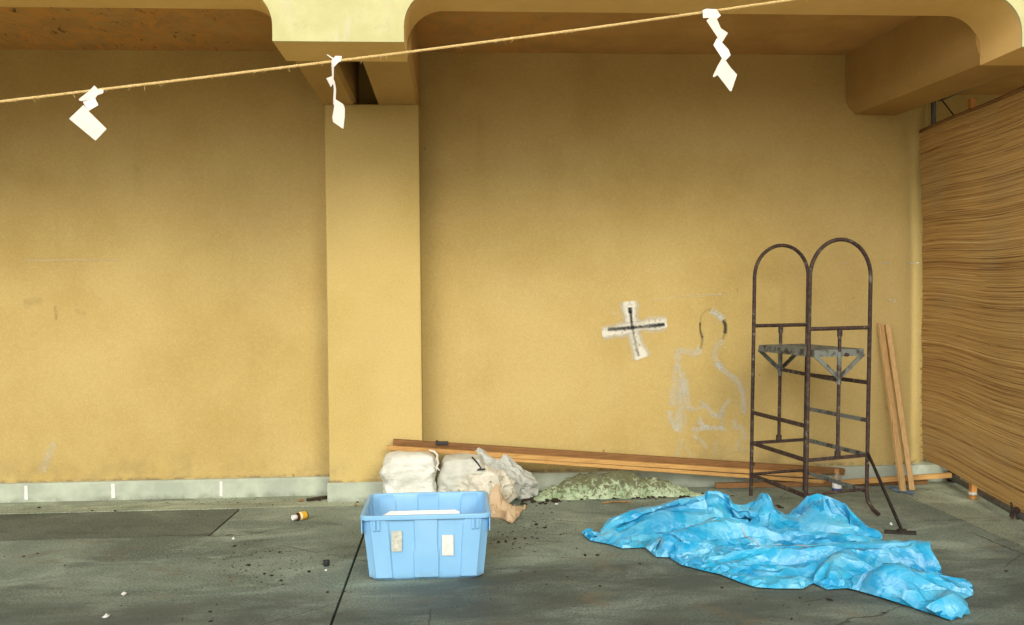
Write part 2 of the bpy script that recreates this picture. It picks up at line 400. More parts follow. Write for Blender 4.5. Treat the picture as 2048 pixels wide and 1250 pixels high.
# ================================================================== SETTING
YW, ZC = 7.10, 3.27                    # wall plane, ceiling height
g = MB(); g.add([(-400, -400, -.06), (400, -400, -.06), (400, 400, -.06), (-400, 400, -.06)], [(0, 1, 2, 3)])
ground = tag(g.build('ground', M_ground), kind='structure')
floor = thing('floor', (0, 0, 0), None, None); tag(floor, kind='structure')
def floor_slab(poly, m, z=0.0):
    s = MB(); s.slab([(x, y, z) for x, y in poly], (0, 0, -.058)); return s.build('slab', m, floor)
J1, J2, J3, J4 = -.545, 3.24, 6.695, 4.63
floor_slab([(-9, J3+.005), (J1-.0065, J3+.005), (J1-.0065, 7.3), (-9, 7.3)], M_floor2)
floor_slab([(-9, 5.941), (-1.503, 5.941), (-1.476, J3-.012), (-9, J3-.012)], M_patch, -.002)
floor_slab([(-9, J4+.0005), (J1-.0065, J4+.0005), (J1-.0065, J3-.005), (-1.458, J3-.005), (-1.486, 5.923), (-9, 5.923)], M_floor)
floor_slab([(J1+.0065, J4+.0005), (J2-.005, J4+.0005), (J2-.005, 7.3), (J1+.0065, 7.3)], M_floor)
floor_slab([(J2+.005, J4+.0005), (9, J4+.0005), (9, 9.2), (J2+.005, 9.2)], M_floor2)
floor_slab([(-9, 3.6), (J1-.0065, 3.6), (J1-.0065, J4-.0005), (-9, J4-.0005)], M_floor)
floor_slab([(J1+.0065, 3.6), (9, 3.6), (9, J4-.0005), (J1+.0065, J4-.0005)], M_floor)
for k in range(6):                     # unseen pale paving, added in front to bounce warm light under the canopy
    for q in range(4): floor_slab([(-12 + 4*k + .006, 3.588 - 4*(q+1) + .006), (-8 + 4*k - .006, 3.588 - 4*(q+1) + .006), (-8 + 4*k - .006, 3.588 - 4*q), (-12 + 4*k + .006, 3.588 - 4*q)], M_bounce)

# ------------------------------------------------------------------ the building
bld = thing('building', (0, YW, 0), 'yellow plastered building front with pillar and arched canopy behind everything', 'building')
XE = 3.42                               # where the wall starts to round away
wl = MB(); prof = [(-9.0, YW)]
prof += [(XE * k / 30 - 9 * (1 - k / 30), YW) for k in range(1, 31)]
Rr = .42
prof += [(XE + Rr * sin(a), YW + Rr * (1 - cos(a))) for a in [radians(6 * k) for k in range(1, 16)]]
prof += [(XE + Rr, 8.6)]
n = len(prof)
wl.add([(x, y, -.05) for x, y in prof] + [(x, y, 4.6) for x, y in prof], [(i, i+1, n+i+1, n+i) for i in range(n-1)])
wl.v += [(-9, 8.6, -.05), (-9, 8.6, 4.6)]; wl.f += [(n-1, 2*n-1, 2*n+1, 2*n), (0, n, 2*n+1, 2*n)]
wall = wl.build('wall', M_wall, bld, smooth=40)
b2 = MB(); b2.box((XE + Rr + .004, 8.5, -.05), (9, 8.7, 4.6)); b2.build('recess_wall', M_wall, bld)
pl = MB(); pl.box((-.875, 6.84, -.05), (-.209, YW + .05, 2.832)); pillar = pl.build('pillar', M_pillar, bld, bevel=.008)
ce = MB(); ce.box((-9, 5.3, ZC), (9, 8.8, ZC + .3)); ceil = ce.build('ceiling', M_ceil, bld)
# beams running from the front to the wall
bm1 = MB()
zb, zt = 2.83, ZC + .05
bm1.slab([(-.905, 5.472, zt), (-.905, 5.472, zb + .05), (-.885, 5.472, zb), (-.675, 5.472, zb), (-.655, 5.472, zb + .03), (-.65, 5.472, zb + .42), (-.495, 5.472, zb + .42),
          (-.495, 5.472, zb), (-.225, 5.472, zb), (-.205, 5.472, zb + .03), (-.205, 5.472, zt)], (0, 1.608, 0))
bm1.build('beam', M_beam, bld, bevel=.006)
# close the far end of the slot against the pillar head
bm2 = MB()
bm2.slab([(3.03, 5.472, zt), (3.03, 5.472, zb + .10), (3.05, 5.472, zb + .04), (3.10, 5.472, zb - .01), (3.42, 5.472, zb - .02), (3.50, 5.472, zb + .02), (3.53, 5.472, zb + .08), (3.53, 5.472, zt)], (0, 1.678, 0))
bm2.v = [(x + max(0, (7.1 - y)) * .062, y, z) for x, y, z in bm2.v]
bm2.build('beam', M_beam, bld, smooth=35)
bm3 = MB(); bm3.box((-4.95, 5.472, zb), (-4.28, 7.08, zt)); bm3.build('beam', M_beam, bld)
# arched front beam
ZS, ZA, RA, YF0, YF1 = 2.80, 3.09, .21, 5.06, 5.48
drops = [(-4.98, -4.30), (-.912, -.228), (3.16, 3.85)]
pf = [(-9.0, ZA)]
for x0, x1 in drops:
    for k in range(0, 13):
        a = radians(90 - 7.5 * k); pf.append((x0 - RA + RA * cos(a), ZA - RA + RA * sin(a)))
    pf += [(x0, ZS), (x1, ZS)]
    for k in range(0, 13):
        a = radians(7.5 * k); pf.append((x1 + RA - RA * cos(a), ZA - RA + RA * sin(a)))
pf.append((9.0, ZA))
fb = MB(); n = len(pf); T = 4.6
fb.add([(x, YF0, z) for x, z in pf] + [(x, YF1, z) for x, z in pf] + [(x, YF0, T) for x, z in pf] + [(x, YF1, T) for x, z in pf], [])
for i in range(n - 1):
    fb.f.append((i, i+1, n+i+1, n+i))
    if abs(pf[i+1][0] - pf[i][0]) > 1e-6:
        fb.f.append((i, i+1, 2*n+i+1, 2*n+i)); fb.f.append((n+i, n+i+1, 3*n+i+1, 3*n+i)); fb.f.append((2*n+i, 2*n+i+1, 3*n+i+1, 3*n+i))
fb.build('front_beam', M_fascia, bld, smooth=35)
# low concrete kerb along the wall and round the pillar
kb = MB(); kb.slab([(-9, 7.062, -.05), (-9, 7.062, .125), (-9, 7.07, .135), (-9, 7.16, .137), (-9, 7.16, -.05)], (9 - .875 - .004, 0, 0)); kb.build('kerb', M_kerb, bld, bevel=.003)
kb = MB(); kb.slab([(-.888, 6.822, -.05), (-.888, 6.822, .128), (-.888, 6.83, .135), (-.888, 6.90, .135), (-.888, 6.90, -.05)], (.692, 0, 0)); kb.build('kerb', M_kerb, bld, bevel=.003)
kb = MB(); kb.slab([(-.205, 7.05, -.05), (-.205, 7.05, .118), (-.205, 7.06, .128), (-.205, 7.55, .131), (-.205, 7.55, -.05)], (4.12, 0, 0)); kb.build('kerb', M_kerb, bld, bevel=.003)
for (a, b, wd) in (((52, 972), (56, 999), .018), ((226, 969), (229, 996), .020), ((442, 964), (443, 992), .015)):
    pa, pb = atY(*a, 7.06), atY(*b, 7.06); pb.z = max(pb.z, .004)
    m_ = MB(); m_.box((pa.x - wd/2 * 1.3, 7.0585, pb.z), (pa.x + wd/2 * 1.3, 7.061, .120)); m_.build('paint_mark', M_mark, bld)

# ------------------------------------------------------------------ marks brushed and chalked on the wall
def stroke(pts, wd, strength, mb, Y=YW - .0025):
    """ribbon on the wall; pts in photo pixels turned into points of the wall plane; wd metres"""
    P = [atY(px, py, Y) for px, py in pts]
    # resample with a little wobble
    Q = []
    for a, b in zip(P[:-1], P[1:]):
        k = max(2, int((b - a).length / .02))
        Q += [a.lerp(b, i / k) for i in range(k)]
    Q.append(P[-1])
    for _ in range(2): Q = [Q[0]] + [(Q[i-1] + Q[i]*2 + Q[i+1]) / 4 for i in range(1, len(Q)-1)] + [Q[-1]]
    base = len(mb.v)
    for i, q in enumerate(Q):
        t = (Q[min(i+1, len(Q)-1)] - Q[max(i-1, 0)]).normalized(); nn = Vector((-t.z, 0, t.x))
        ww = wd / 2 * (1 + .35 * noise.noise(q * 14))
        for s in (-1, 1):
            mb.uv[len(mb.v)] = (strength * (.75 + .5 * noise.noise(q * 5 + Vector((3, 1, 7)))), s)
            v = q + nn * ww * s; mb.v.append((v.x, Y, v.z))
    for i in range(len(Q) - 1):
        mb.f.append((base + 2*i, base + 2*i+1, base + 2*i+3, base + 2*i+2))
n_str = 0
def stroke_obj(pts, wd, strength, name, m, Y=YW - .0025, label=None):
    global n_str
    n_str += 1; mb = MB(); stroke(pts, wd, strength, mb, Y - n_str * .00006); return finish_strokes(mb, name, m, label)
def finish_strokes(mb, name, m, label=None):
    me = bpy.data.meshes.new(name); off = parent_loc(wall)
    me.from_pydata([tuple(Vector(v) - off) for v in mb.v], [], mb.f)
    ul = me.uv_layers.new(name='UVMap')
    for lp in me.loops: ul.data[lp.index].uv = mb.uv[lp.vertex_index]
    me.materials.append(m); o = bpy.data.objects.new(name, me); COL.objects.link(o); o.parent = wall
    if label: o['label'] = label
    return o
def cr(pts): return [(1150 + x / 3.289, 560 + y / 3.289) for x, y in pts]
stroke_obj(cr([(355, 140), (372, 300), (400, 400), (440, 515)]), .165, 1.5, 'cross_stroke', M_dwhite)
stroke_obj(cr([(178, 352), (300, 330), (430, 300), (605, 285)]), .135, 1.5, 'cross_stroke', M_dwhite, YW - .0033)
stroke_obj(cr([(250, 205), (270, 240)]), .02, .6, 'cross_stroke', M_dwhite)
stroke_obj(cr([(215, 325), (400, 312), (590, 292)]), .040, 1.1, 'black_stroke', M_dblack, YW - .0042)
stroke_obj(cr([(362, 180), (364, 220)]), .045, 1.1, 'black_stroke', M_dblack, YW - .0046); stroke_obj(cr([(364, 200), (378, 320)]), .034, 1.0, 'black_stroke', M_dblack, YW - .0050)
stroke_obj(cr([(378, 310), (395, 400), (418, 500)]), .032, .55, 'black_stroke', M_dblack, YW - .0046)
stroke_obj(cr([(822, 280), (822, 330), (838, 380)]), .028, .7, 'black_stroke', M_dblack); stroke_obj(cr([(838, 370), (838, 410), (825, 455)]), .03, .35, 'black_stroke', M_dblack)
stroke_obj(cr([(825, 300), (822, 250), (845, 205), (895, 190)]), .018, .35, 'black_stroke', M_dblack)
stroke_obj(cr([(975, 262), (996, 300), (985, 350)]), .042, .95, 'black_stroke', M_dblack); stroke_obj(cr([(988, 345), (972, 392)]), .028, .35, 'black_stroke', M_dblack)
for pts, wd, st in [
    ([(895, 200), (935, 225), (975, 262)], .034, 1.2), ([(975, 395), (930, 440), (912, 490), (925, 540), (970, 590)], .032, .75),
    ([(930, 545), (1000, 612), (1070, 670), (1105, 735), (1112, 880)], .03, .8), ([(828, 450), (785, 490), (740, 470), (695, 458), (675, 480), (675, 600)], .032, .85),
    ([(676, 560), (655, 720), (645, 830)], .045, .55), ([(700, 600), (718, 690), (742, 800), (745, 850)], .034, .65), ([(712, 650), (705, 760), (690, 850), (705, 940), (668, 995)], .05, .6),
    ([(630, 860), (620, 895), (650, 960), (680, 990)], .026, .8), ([(740, 845), (800, 852), (872, 818)], .022, .7), ([(820, 795), (870, 835), (910, 892), (962, 898), (970, 850), (1002, 800), (1030, 790)], .022, .7),
    ([(960, 870), (968, 960)], .018, .4), ([(815, 900), (850, 975)], .02, .6), ([(765, 988), (870, 972), (990, 978)], .022, .75), ([(800, 935), (870, 968)], .02, .6),
    ([(775, 1018), (850, 1075), (868, 1110)], .022, .5), ([(705, 1045), (668, 1165)], .022, .45), ([(722, 1085), (770, 1170)], .02, .35), ([(1045, 918), (1060, 985)], .03, .5),
    ([(1080, 950), (1108, 1000), (1120, 1055)], .03, .45), ([(1075, 1045), (1062, 1125)], .024, .35), ([(930, 1060), (918, 1150)], .024, .3), ([(690, 880), (660, 950)], .05, .45),
    ([(690, 105), (960, 95)], .008, .5), ([(500, 135), (700, 108)], .008, .35), ([(1075, 1110), (1140, 1120)], .025, .3)]:
    stroke_obj(cr(pts), wd * 2.6, st * .85, 'chalk_stroke', M_dchalk)
for a, b, wd, st in [((1680, 526), (1694, 526), .016, .8), ((1765, 526), (1778, 526), .018, .8), ((1815, 526), (1838, 525), .018, 1.0), ((1776, 602), (1780, 598), .02, .8), ((1788, 606), (1790, 600), .02, .7),
                     ((1742, 600), (1744, 604), .018, .6), ((1489, 524), (1491, 526), .014, .7), ((48, 521), (238, 520), .014, .5), ((108, 885), (84, 945), .09, .28), ((1370, 596), (1450, 587), .008, .4)]:
    stroke_obj([a, b], wd, st, 'chalk_stroke', M_dchalk)
stroke_obj([(110, 612), (113, 640)], .03, .9, 'red_smear', M_dred)
for a, b, wd, st in (((48, 606), (84, 600), .07, .16), ((150, 620), (172, 628), .05, .10), ((586, 948), (588, 956), .02, .5), ((1474, 576), (1475, 584), .012, .6), ((1772, 812), (1774, 818), .012, .6), ((270, 330), (280, 345), .05, .07)):
    stroke_obj([a, b], wd, st, 'grey_smudge', M_dblack)


# ================================================================== crumpled sheets
def facet_mesh(pts3, outline):
    """CDT over plan points -> bvh of the piecewise flat surface"""
    v2 = [Vector((p[0], p[1])) for p in pts3]; ne = len(outline)
    r = delaunay_2d_cdt(v2, [], [list(range(ne))], 1, 1e-6)
    vo, fo, orig = r[0], r[2], r[3]
    z = []
    for i, v in enumerate(vo):
        z.append(pts3[orig[i][0]][2] if orig[i] else 0.0)
    return [Vector((v.x, v.y, zz)) for v, zz in zip(vo, z)], fo
def inside(x, y, poly):
    c = False; n = len(poly); j = n - 1
    for i in range(n):
        xi, yi = poly[i][0], poly[i][1]; xj, yj = poly[j][0], poly[j][1]
        if (yi > y) != (yj > y) and x < (xj - xi) * (y - yi) / (yj - yi) + xi: c = not c
        j = i
    return c
def jitter_pts(poly, d, rnd):
    xs = [p[0] for p in poly]; ys = [p[1] for p in poly]; out = []
    y = min(ys)
    while y < max(ys):
        x = min(xs)
        while x < max(xs):
            a, b = x + rnd.uniform(-.45, .45) * d, y + rnd.uniform(-.45, .45) * d
            if inside(a, b, poly): out.append((a, b))
            x += d
        y += d
    return out
def crumpled(name, m, outline, ctrl, levels, fine, parent=None, seed=3, zmin=.006, lip=.012, smooth=28):
    """outline: ground points (x,y) ; ctrl: (x,y,z); levels: [(spacing, amplitude)]"""
    rnd = random.Random(seed)
    # densify outline
    ol = []
    for i in range(len(outline)):
        a, b = Vector(outline[i][:2]), Vector(outline[(i+1) % len(outline)][:2])
        k = max(1, int((b - a).length / (fine * 1.2)))
        ol += [a.lerp(b, q / k) for q in range(k)]
    ol = [p + Vector((rnd.uniform(-1, 1), rnd.uniform(-1, 1))) * fine * .18 for p in ol]
    def zo(p): return lip
    base_pts = [(p.x, p.y, lip) for p in ol] + [c for c in ctrl if inside(c[0], c[1], [(q.x, q.y) for q in ol])]
    bv, bf = facet_mesh(base_pts, ol)
    trees = [(BVHTree.FromPolygons(bv, bf), 0)]
    polyl = [(q.x, q.y) for q in ol]
    for d_, amp in levels:
        pp = [(p.x, p.y, 0.0) for p in ol] + [(a, b, rnd.uniform(-1, 1) * amp) for a, b in jitter_pts(polyl, d_, rnd)]
        v_, f_ = facet_mesh(pp, ol); trees.append((BVHTree.FromPolygons(v_, f_), amp))
    def height(x, y):
        s = 0.0; z0 = None
        for k, (t, amp) in enumerate(trees):
            h = t.ray_cast(Vector((x, y, 5)), Vector((0, 0, -1)))
            if h[0] is None: continue
            if k == 0: z0 = h[0].z; s = z0
            else: s += h[0].z * min(1.0, .35 + max(0, z0 or 0) / .10)
        return s
    fin = [(p.x, p.y) for p in ol] + jitter_pts(polyl, fine, rnd) + [(c[0], c[1]) for c in ctrl if inside(c[0], c[1], polyl)]
    r = delaunay_2d_cdt([Vector(p) for p in fin], [], [list(range(len(ol)))], 1, 1e-6)
    vo, fo = r[0], r[2]; mb = MB()
    V = [Vector((v.x, v.y, max(zmin, height(v.x, v.y)))) for v in vo]
    for i in range(len(V)):
        if i < len(ol): V[i].z = max(.004, lip + noise.noise(Vector((V[i].x * 9, V[i].y * 9, seed))) * lip * .9)
    mb.add(V, [tuple(f) for f in fo])
    # skirt: the rim turns under to the ground
    n0 = len(mb.v); no = len(ol); cx = sum(p.x for p in ol) / no; cy = sum(p.y for p in ol) / no
    for i in range(no):
        q = V[i]; t = (ol[(i+1) % no] - ol[i-1]); nn = Vector((-t.y, t.x)).normalized()
        if not inside(q.x + nn.x * .01, q.y + nn.y * .01, polyl): nn = -nn
        mb.v.append((q.x + nn.x * .012, q.y + nn.y * .012, -.002))
    for i in range(no): mb.f.append((i, (i+1) % no, n0 + (i+1) % no, n0 + i))
    o = mb.build(name, m, parent, smooth=smooth)
    return o

# ------------------------------------------------------------------ blue tarpaulin
front = [(1163,1069),(1180,1084),(1220,1092),(1244,1100),(1290,1098),(1312,1117),(1338,1118),(1362,1133),(1408,1145),(1440,1152),(1475,1166),(1510,1178),(1550,1181),(1606,1181),(1627,1170),(1654,1183),
         (1694,1180),(1712,1184),(1773,1202),(1852,1228),(1903,1245),(1928,1232),(1932,1216),(1928,1202),(1947,1194),(1945,1175)]
ol = [atZ(x, y, 0) for x, y in front]
ol = [(p.x, p.y) for p in ol]
# the back edge lies behind the high parts: plan points (x, y)
def plan(px, py, z, dy=0.0): p = atZ(px, py, z); return (p.x, p.y + dy)
ol += [plan(1932, 1150, .04, 0.03), plan(1928, 1136, .09, 0.05), plan(1912, 1122, .12, 0.09), plan(1888, 1099, .14, 0.10), plan(1840, 1072, .14, 0.11), plan(1790, 1068, .13, 0.10),
       plan(1772, 1052, .12, 0.09), plan(1750, 1027, .14, 0.10), plan(1716, 1027, .11, 0.10), plan(1690, 994, .19, 0.21), plan(1650, 988, .20, 0.22), plan(1612, 983, .20, 0.20), plan(1590, 1002, .16, 0.18), plan(1566, 1034, .08, 0.02),
       plan(1556, 1048, .05, 0.00), plan(1549, 1048, .03, 0.02), plan(1559, 1020, .11, 0.06), plan(1557, 996, .17, 0.19), plan(1538, 978, .20, 0.20), plan(1497, 996, .17, 0.19), plan(1487, 1018, .10, 0.08), plan(1462, 994, .17, 0.19),
       plan(1431, 974, .21, 0.20), plan(1406, 990, .17, 0.19), plan(1370, 996, .15, 0.13), plan(1314, 1003, .15, 0.13), plan(1252, 1008, .13, 0.09), plan(1228, 1024, .11, 0.08), plan(1200, 1054, .07, 0.03), plan(1183, 1057, .03, 0.01)]
cp = [(1228,1026,.11),(1252,1010,.14),(1314,1005,.155),(1370,998,.155),(1408,992,.175),(1431,977,.215),(1445,985,.21),(1462,997,.175),(1240,1050,.12),(1205,1062,.075),(1285,1030,.15),(1290,1052,.15),(1289,1075,.07),(1298,1058,.12),
      (1250,1078,.07),(1270,1088,.05),(1335,1022,.155),(1330,1040,.14),(1360,1050,.10),(1312,1053,.13),(1338,1060,.15),(1322,1080,.07),(1316,1100,.04),(1337,1078,.13),(1352,1098,.115),(1365,1086,.045),(1395,1087,.035),(1412,1079,.035),
      (1400,1062,.11),(1370,1068,.12),(1330,1105,.08),(1370,1115,.09),(1400,1098,.10),(1395,1120,.06),(1420,1130,.06),(1398,1010,.165),(1412,1004,.20),(1440,1033,.18),(1478,1043,.15),(1520,1053,.12),(1432,1032,.085),(1400,1030,.07),(1385,1045,.07),
      (1420,1045,.08),(1450,1062,.12),(1440,1052,.11),(1415,1070,.07),(1430,1075,.10),(1480,1062,.12),(1475,1095,.10),(1495,1068,.13),(1505,1140,.075),(1515,1155,.055),(1470,1120,.09),(1450,1110,.10),(1440,1135,.06),
      (1540,1075,.125),(1545,1110,.11),(1530,1130,.12),(1560,1150,.09),(1590,1125,.11),(1600,1085,.11),(1580,1064,.10),(1575,1168,.05),(1610,1152,.10),(1650,1127,.15),(1700,1102,.17),(1740,1086,.19),(1768,1078,.20),(1650,1160,.06),(1620,1160,.05),
      (1770,1098,.12),(1778,1118,.07),(1745,1110,.11),(1730,1128,.07),(1715,1145,.06),(1690,1168,.05),(1670,1150,.09),(1695,1135,.10),(1792,1087,.13),(1838,1075,.15),(1886,1102,.15),(1910,1124,.13),(1840,1100,.14),(1800,1118,.12),(1840,1122,.14),(1780,1128,.155),
      (1752,1140,.15),(1728,1160,.15),(1732,1176,.03),(1770,1188,.10),(1775,1198,.03),(1800,1168,.15),(1800,1198,.09),(1845,1212,.10),(1850,1222,.03),(1858,1208,.115),(1850,1180,.13),(1828,1155,.14),(1860,1150,.14),(1865,1160,.075),(1890,1168,.06),(1905,1172,.07),(1915,1160,.10),
      (1900,1150,.13),(1918,1140,.12),(1870,1190,.11),(1860,1182,.09),(1885,1185,.10),(1895,1200,.06),(1875,1207,.05),(1890,1214,.10),(1918,1202,.105),(1926,1216,.06),(1908,1226,.05),(1890,1232,.05),(1925,1185,.08),(1938,1180,.06),
      (1613,986,.21),(1630,990,.215),(1650,990,.215),(1686,997,.205),(1695,1012,.16),(1716,1030,.12),(1745,1030,.155),(1772,1056,.135),(1592,1005,.19),(1580,1022,.16),(1576,1040,.09),(1600,1036,.16),(1612,1012,.19),(1630,1010,.185),(1640,1002,.20),
      (1655,1003,.20),(1672,1000,.20),(1684,1006,.19),(1666,1022,.165),(1648,1040,.13),(1646,1060,.09),(1662,1035,.165),(1690,1030,.17),(1688,1045,.145),(1612,1055,.095),(1640,1068,.075),(1665,1078,.08),(1700,1062,.155),(1682,1076,.12),(1712,1050,.155),(1745,1050,.15),(1740,1060,.11),(1720,1075,.11),(1760,1068,.13),
      (1538,981,.21),(1520,990,.20),(1500,998,.18),(1555,998,.18),(1556,1020,.115),(1545,1035,.10),(1548,1042,.06),(1492,1022,.11),(1500,1035,.12),(1525,1022,.155),(1535,1030,.12),(1520,1008,.19),(1540,1000,.20),(1512,1044,.09),(1530,1047,.07),(1545,1010,.18),(1440,1003,.205),(1455,1014,.18),(1425,993,.20),(1470,1020,.16)]
ct = []
for x, y, z in cp:
    if y > 1036 and 1400 < x < 1725: z = .085 + (z - .085) * .3
    elif x <= 1400 and y > 1012: z = .11 + (z - .11) * .45
    elif x >= 1725 and y > 1072: z = .12 + (z - .12) * .5
    p = atZ(x, y, z); ct.append((p.x, p.y, min(z, .2) * 1.2))
def gathered_sheet(name, m, outline, humps, fine, slack, frames, settle, bend=.25, seed=5, pin_step=4):
    """a larger flat sheet whose rim is drawn in to the outline over some humps, settled as cloth so that it folds, then kept as a mesh"""
    rnd = random.Random(seed); ol = []
    for i in range(len(outline)):
        a, b = Vector(outline[i][:2]), Vector(outline[(i+1) % len(outline)][:2]); k = max(1, round((b - a).length * slack[0] / fine))
        ol += [a.lerp(b, q / k) for q in range(k)]
    no = len(ol); cen = sum(ol, Vector((0, 0))) / no
    y0 = min(p.y for p in ol)
    def spread(p): return Vector((cen.x + (p.x - cen.x) * slack[0] + (p.y - cen.y) * .12, y0 + (p.y - y0) * (slack[1] + .30 * (p.y - y0))))
    big = [spread(p) for p in ol]; polyl = [(q.x, q.y) for q in big]
    r = delaunay_2d_cdt(big + [Vector(p) for p in jitter_pts(polyl, fine, rnd)], [], [list(range(no))], 1, 1e-6)
    vo, fo = r[0], r[2]; Z0 = .31
    V = [(v.x, v.y, Z0 + .012 * noise.noise(Vector((v.x * 7, v.y * 7, 1))) + .006 * noise.noise(Vector((v.x * 19, v.y * 19, 4)))) for v in vo]
    me = bpy.data.meshes.new(name); me.from_pydata(V, [], [tuple(f) for f in fo]); me.update()
    o = bpy.data.objects.new(name, me); COL.objects.link(o)
    o.shape_key_add(name='Basis'); kb = o.shape_key_add(name='gather')
    for i, v in enumerate(vo):
        q = ol[i] if i < no else cen
        kb.data[i].co = (q.x, q.y, .010 if i < no else Z0)
    kb.value = 0; kb.keyframe_insert('value', frame=1); kb.value = 1; kb.keyframe_insert('value', frame=frames)
    vg = o.vertex_groups.new(name='pin'); vg.add([i for i in range(0, no, pin_step)], 1.0, 'REPLACE')
    cm = o.modifiers.new('cloth', 'CLOTH'); st = cm.settings
    st.quality = 6; st.mass = .3; st.tension_stiffness = 15; st.compression_stiffness = 15; st.shear_stiffness = 8; st.bending_stiffness = bend
    st.tension_damping = 10; st.compression_damping = 10; st.shear_damping = 10; st.bending_damping = .5; st.air_damping = 3
    st.vertex_group_mass = 'pin'; st.pin_stiffness = 1.0
    cs = cm.collision_settings; cs.use_collision = True; cs.distance_min = .005; cs.collision_quality = 3; cs.use_self_collision = True; cs.self_distance_min = .005
    cm.point_cache.frame_start = 1; cm.point_cache.frame_end = frames + settle + 1
    tmp = []
    mb = MB(); mb.box((-2, 2, -.2), (6, 9, 0.0)); tmp.append(mb.build('settle', m))
    for (cx, cy, rx, ry, rz, hz) in humps:
        mb = MB(); bm = bmesh.new(); bmesh.ops.create_icosphere(bm, subdivisions=3, radius=1)
        R_ = Matrix.Rotation(rz, 3, 'Z')
        mb.add([R_ @ Vector((v.co.x * rx, v.co.y * ry, v.co.z * hz)) + Vector((cx, cy, 0)) for v in bm.verts], [tuple(v.index for v in f.verts) for f in bm.faces]); bm.free()
        tmp.append(mb.build('settle', m))
    for t in tmp:
        t.modifiers.new('collision', 'COLLISION'); t.collision.thickness_outer = .005; t.collision.cloth_friction = 12
    for f in range(1, frames + settle + 1): sc.frame_set(f)
    ev = o.evaluated_get(bpy.context.evaluated_depsgraph_get()); co = [v.co.copy() for v in ev.data.vertices]
    sc.frame_set(1)
    for t in tmp: bpy.data.meshes.remove(t.data)
    act = me.shape_keys.animation_data.action if me.shape_keys.animation_data else None
    bpy.data.objects.remove(o); bpy.data.meshes.remove(me)
    if act: bpy.data.actions.remove(act)
    for (cx, cy, rx, ry, rz, hz) in humps:            # plump up the bunched parts that sagged
        if hz < .2: continue
        near = [c.z for c in co if abs(c.x - cx) < .07 and abs(c.y - cy) < .06]
        up_ = max(0.0, hz * .86 - sum(sorted(near)[-12:]) / 12) if len(near) > 12 else 0.0
        for c in co:
            g_ = math.exp(-((c.x - cx) / (rx * .8)) ** 2 - ((c.y - cy) / (ry * 1.1)) ** 2); c.z += up_ * g_ * min(1, c.z / .03)
    mb = MB(); mb.add([(c.x, c.y, max(.003, c.z)) for c in co], [tuple(f) for f in fo])
    t = mb.build(name, m, None, smooth=180)
    de = t.modifiers.new('creases', 'DECIMATE'); de.ratio = .55               # flat panels meeting in sharp creases
    dg = bpy.context.evaluated_depsgraph_get(); nm = bpy.data.meshes.new_from_object(t.evaluated_get(dg)); old = t.data
    t.modifiers.clear(); t.data = nm; bpy.data.meshes.remove(old); nm.name = name
    nm.polygons.foreach_set('use_smooth', [True] * len(nm.polygons)); nm.set_sharp_from_angle(angle=radians(32))
    return t
humps = []
for px, py, z, rx, ry, rz in ((1300, 1022, .125, .27, .10, 0), (1434, 985, .20, .085, .07, 0), (1530, 990, .20, .10, .08, 0), (1645, 993, .20, .15, .09, -.1), (1745, 1038, .14, .10, .07, -.5), (1838, 1088, .13, .17, .10, -.5), (1790, 1135, .13, .14, .07, -.3), (1870, 1180, .10, .14, .09, -.5), (1690, 1105, .12, .20, .035, .75), (1440, 1040, .14, .14, .035, -.7), (1340, 1075, .10, .06, .05, 0)):
    p = atZ(px, py, z); humps.append((p.x, p.y, rx, ry, rz, z * (1.25 if z > .18 else 1.05)))
tarp = gathered_sheet('tarpaulin', M_tarp, ol, humps, .0215, (1.08, 1.08), 28, 12, bend=.25, pin_step=1)
recentre(tarp, (1.9, 5.1, 0))
tag(tarp, 'big crumpled blue tarpaulin heaped on the concrete in front of the rusty frame', 'tarpaulin')
# cord lying on it
def on_tarp(px, py, z): p = atZ(px, py, z); return (p.x, p.y, z)
bpy.context.view_layer.update()
_tb = BVHTree.FromObject(tarp, bpy.context.evaluated_depsgraph_get())
def drape(x, y):
    h = _tb.ray_cast(Vector((x - tarp.location.x, y - tarp.location.y, 2)), Vector((0, 0, -1))); return (x, y, (h[0].z if h[0] else .1) + .004)
_a = [on_tarp(*q) for q in ((1483,1042,.150),(1500,1048,.148),(1530,1053,.135),(1560,1060,.125),(1590,1066,.125),(1612,1070,.118),(1640,1078,.105),(1668,1086,.112))]
_p = []
for u_, v_ in zip(_a[:-1], _a[1:]): _p += [Vector(u_).lerp(Vector(v_), k / 5) for k in range(5)]
cord = MB(); cord.tube([drape(q.x, q.y) for q in _p], .003, 6)
c_ = cord.build('cord', M_bag, None, smooth=180); recentre(c_, on_tarp(1560, 1060, .12)); tag(c_, 'dirty pale cord lying along a fold of the blue tarpaulin', 'cord')

# ================================================================== blue bin
bn = thing('storage_bin', (-.13, 5.1, 0), 'light blue open plastic storage bin standing on the concrete, foam inside', 'bin')
def rrect(hx, hy, r, nseg=6, per=None):
    pts = []
    for cx, cy, a0 in ((hx-r, hy-r, 0), (-hx+r, hy-r, 90), (-hx+r, -hy+r, 180), (hx-r, -hy+r, 270)):
        for k in range(nseg + 1):
            a = radians(a0 + 90 * k / nseg); pts.append((cx + r*cos(a), cy + r*sin(a)))
    # densify the straight runs
    out = []
    for i in range(len(pts)):
        a, b = pts[i], pts[(i+1) % len(pts)]; L = sqrt((a[0]-b[0])**2 + (a[1]-b[1])**2); k = max(1, int(L / .012))
        out += [(a[0] + (b[0]-a[0])*q/k, a[1] + (b[1]-a[1])*q/k) for q in range(k)]
    return out
BC = Vector((-.135, 5.115, 0)); HB = .345
base_ring = rrect(.5, .5, .07)                           # unit ring scaled to each height
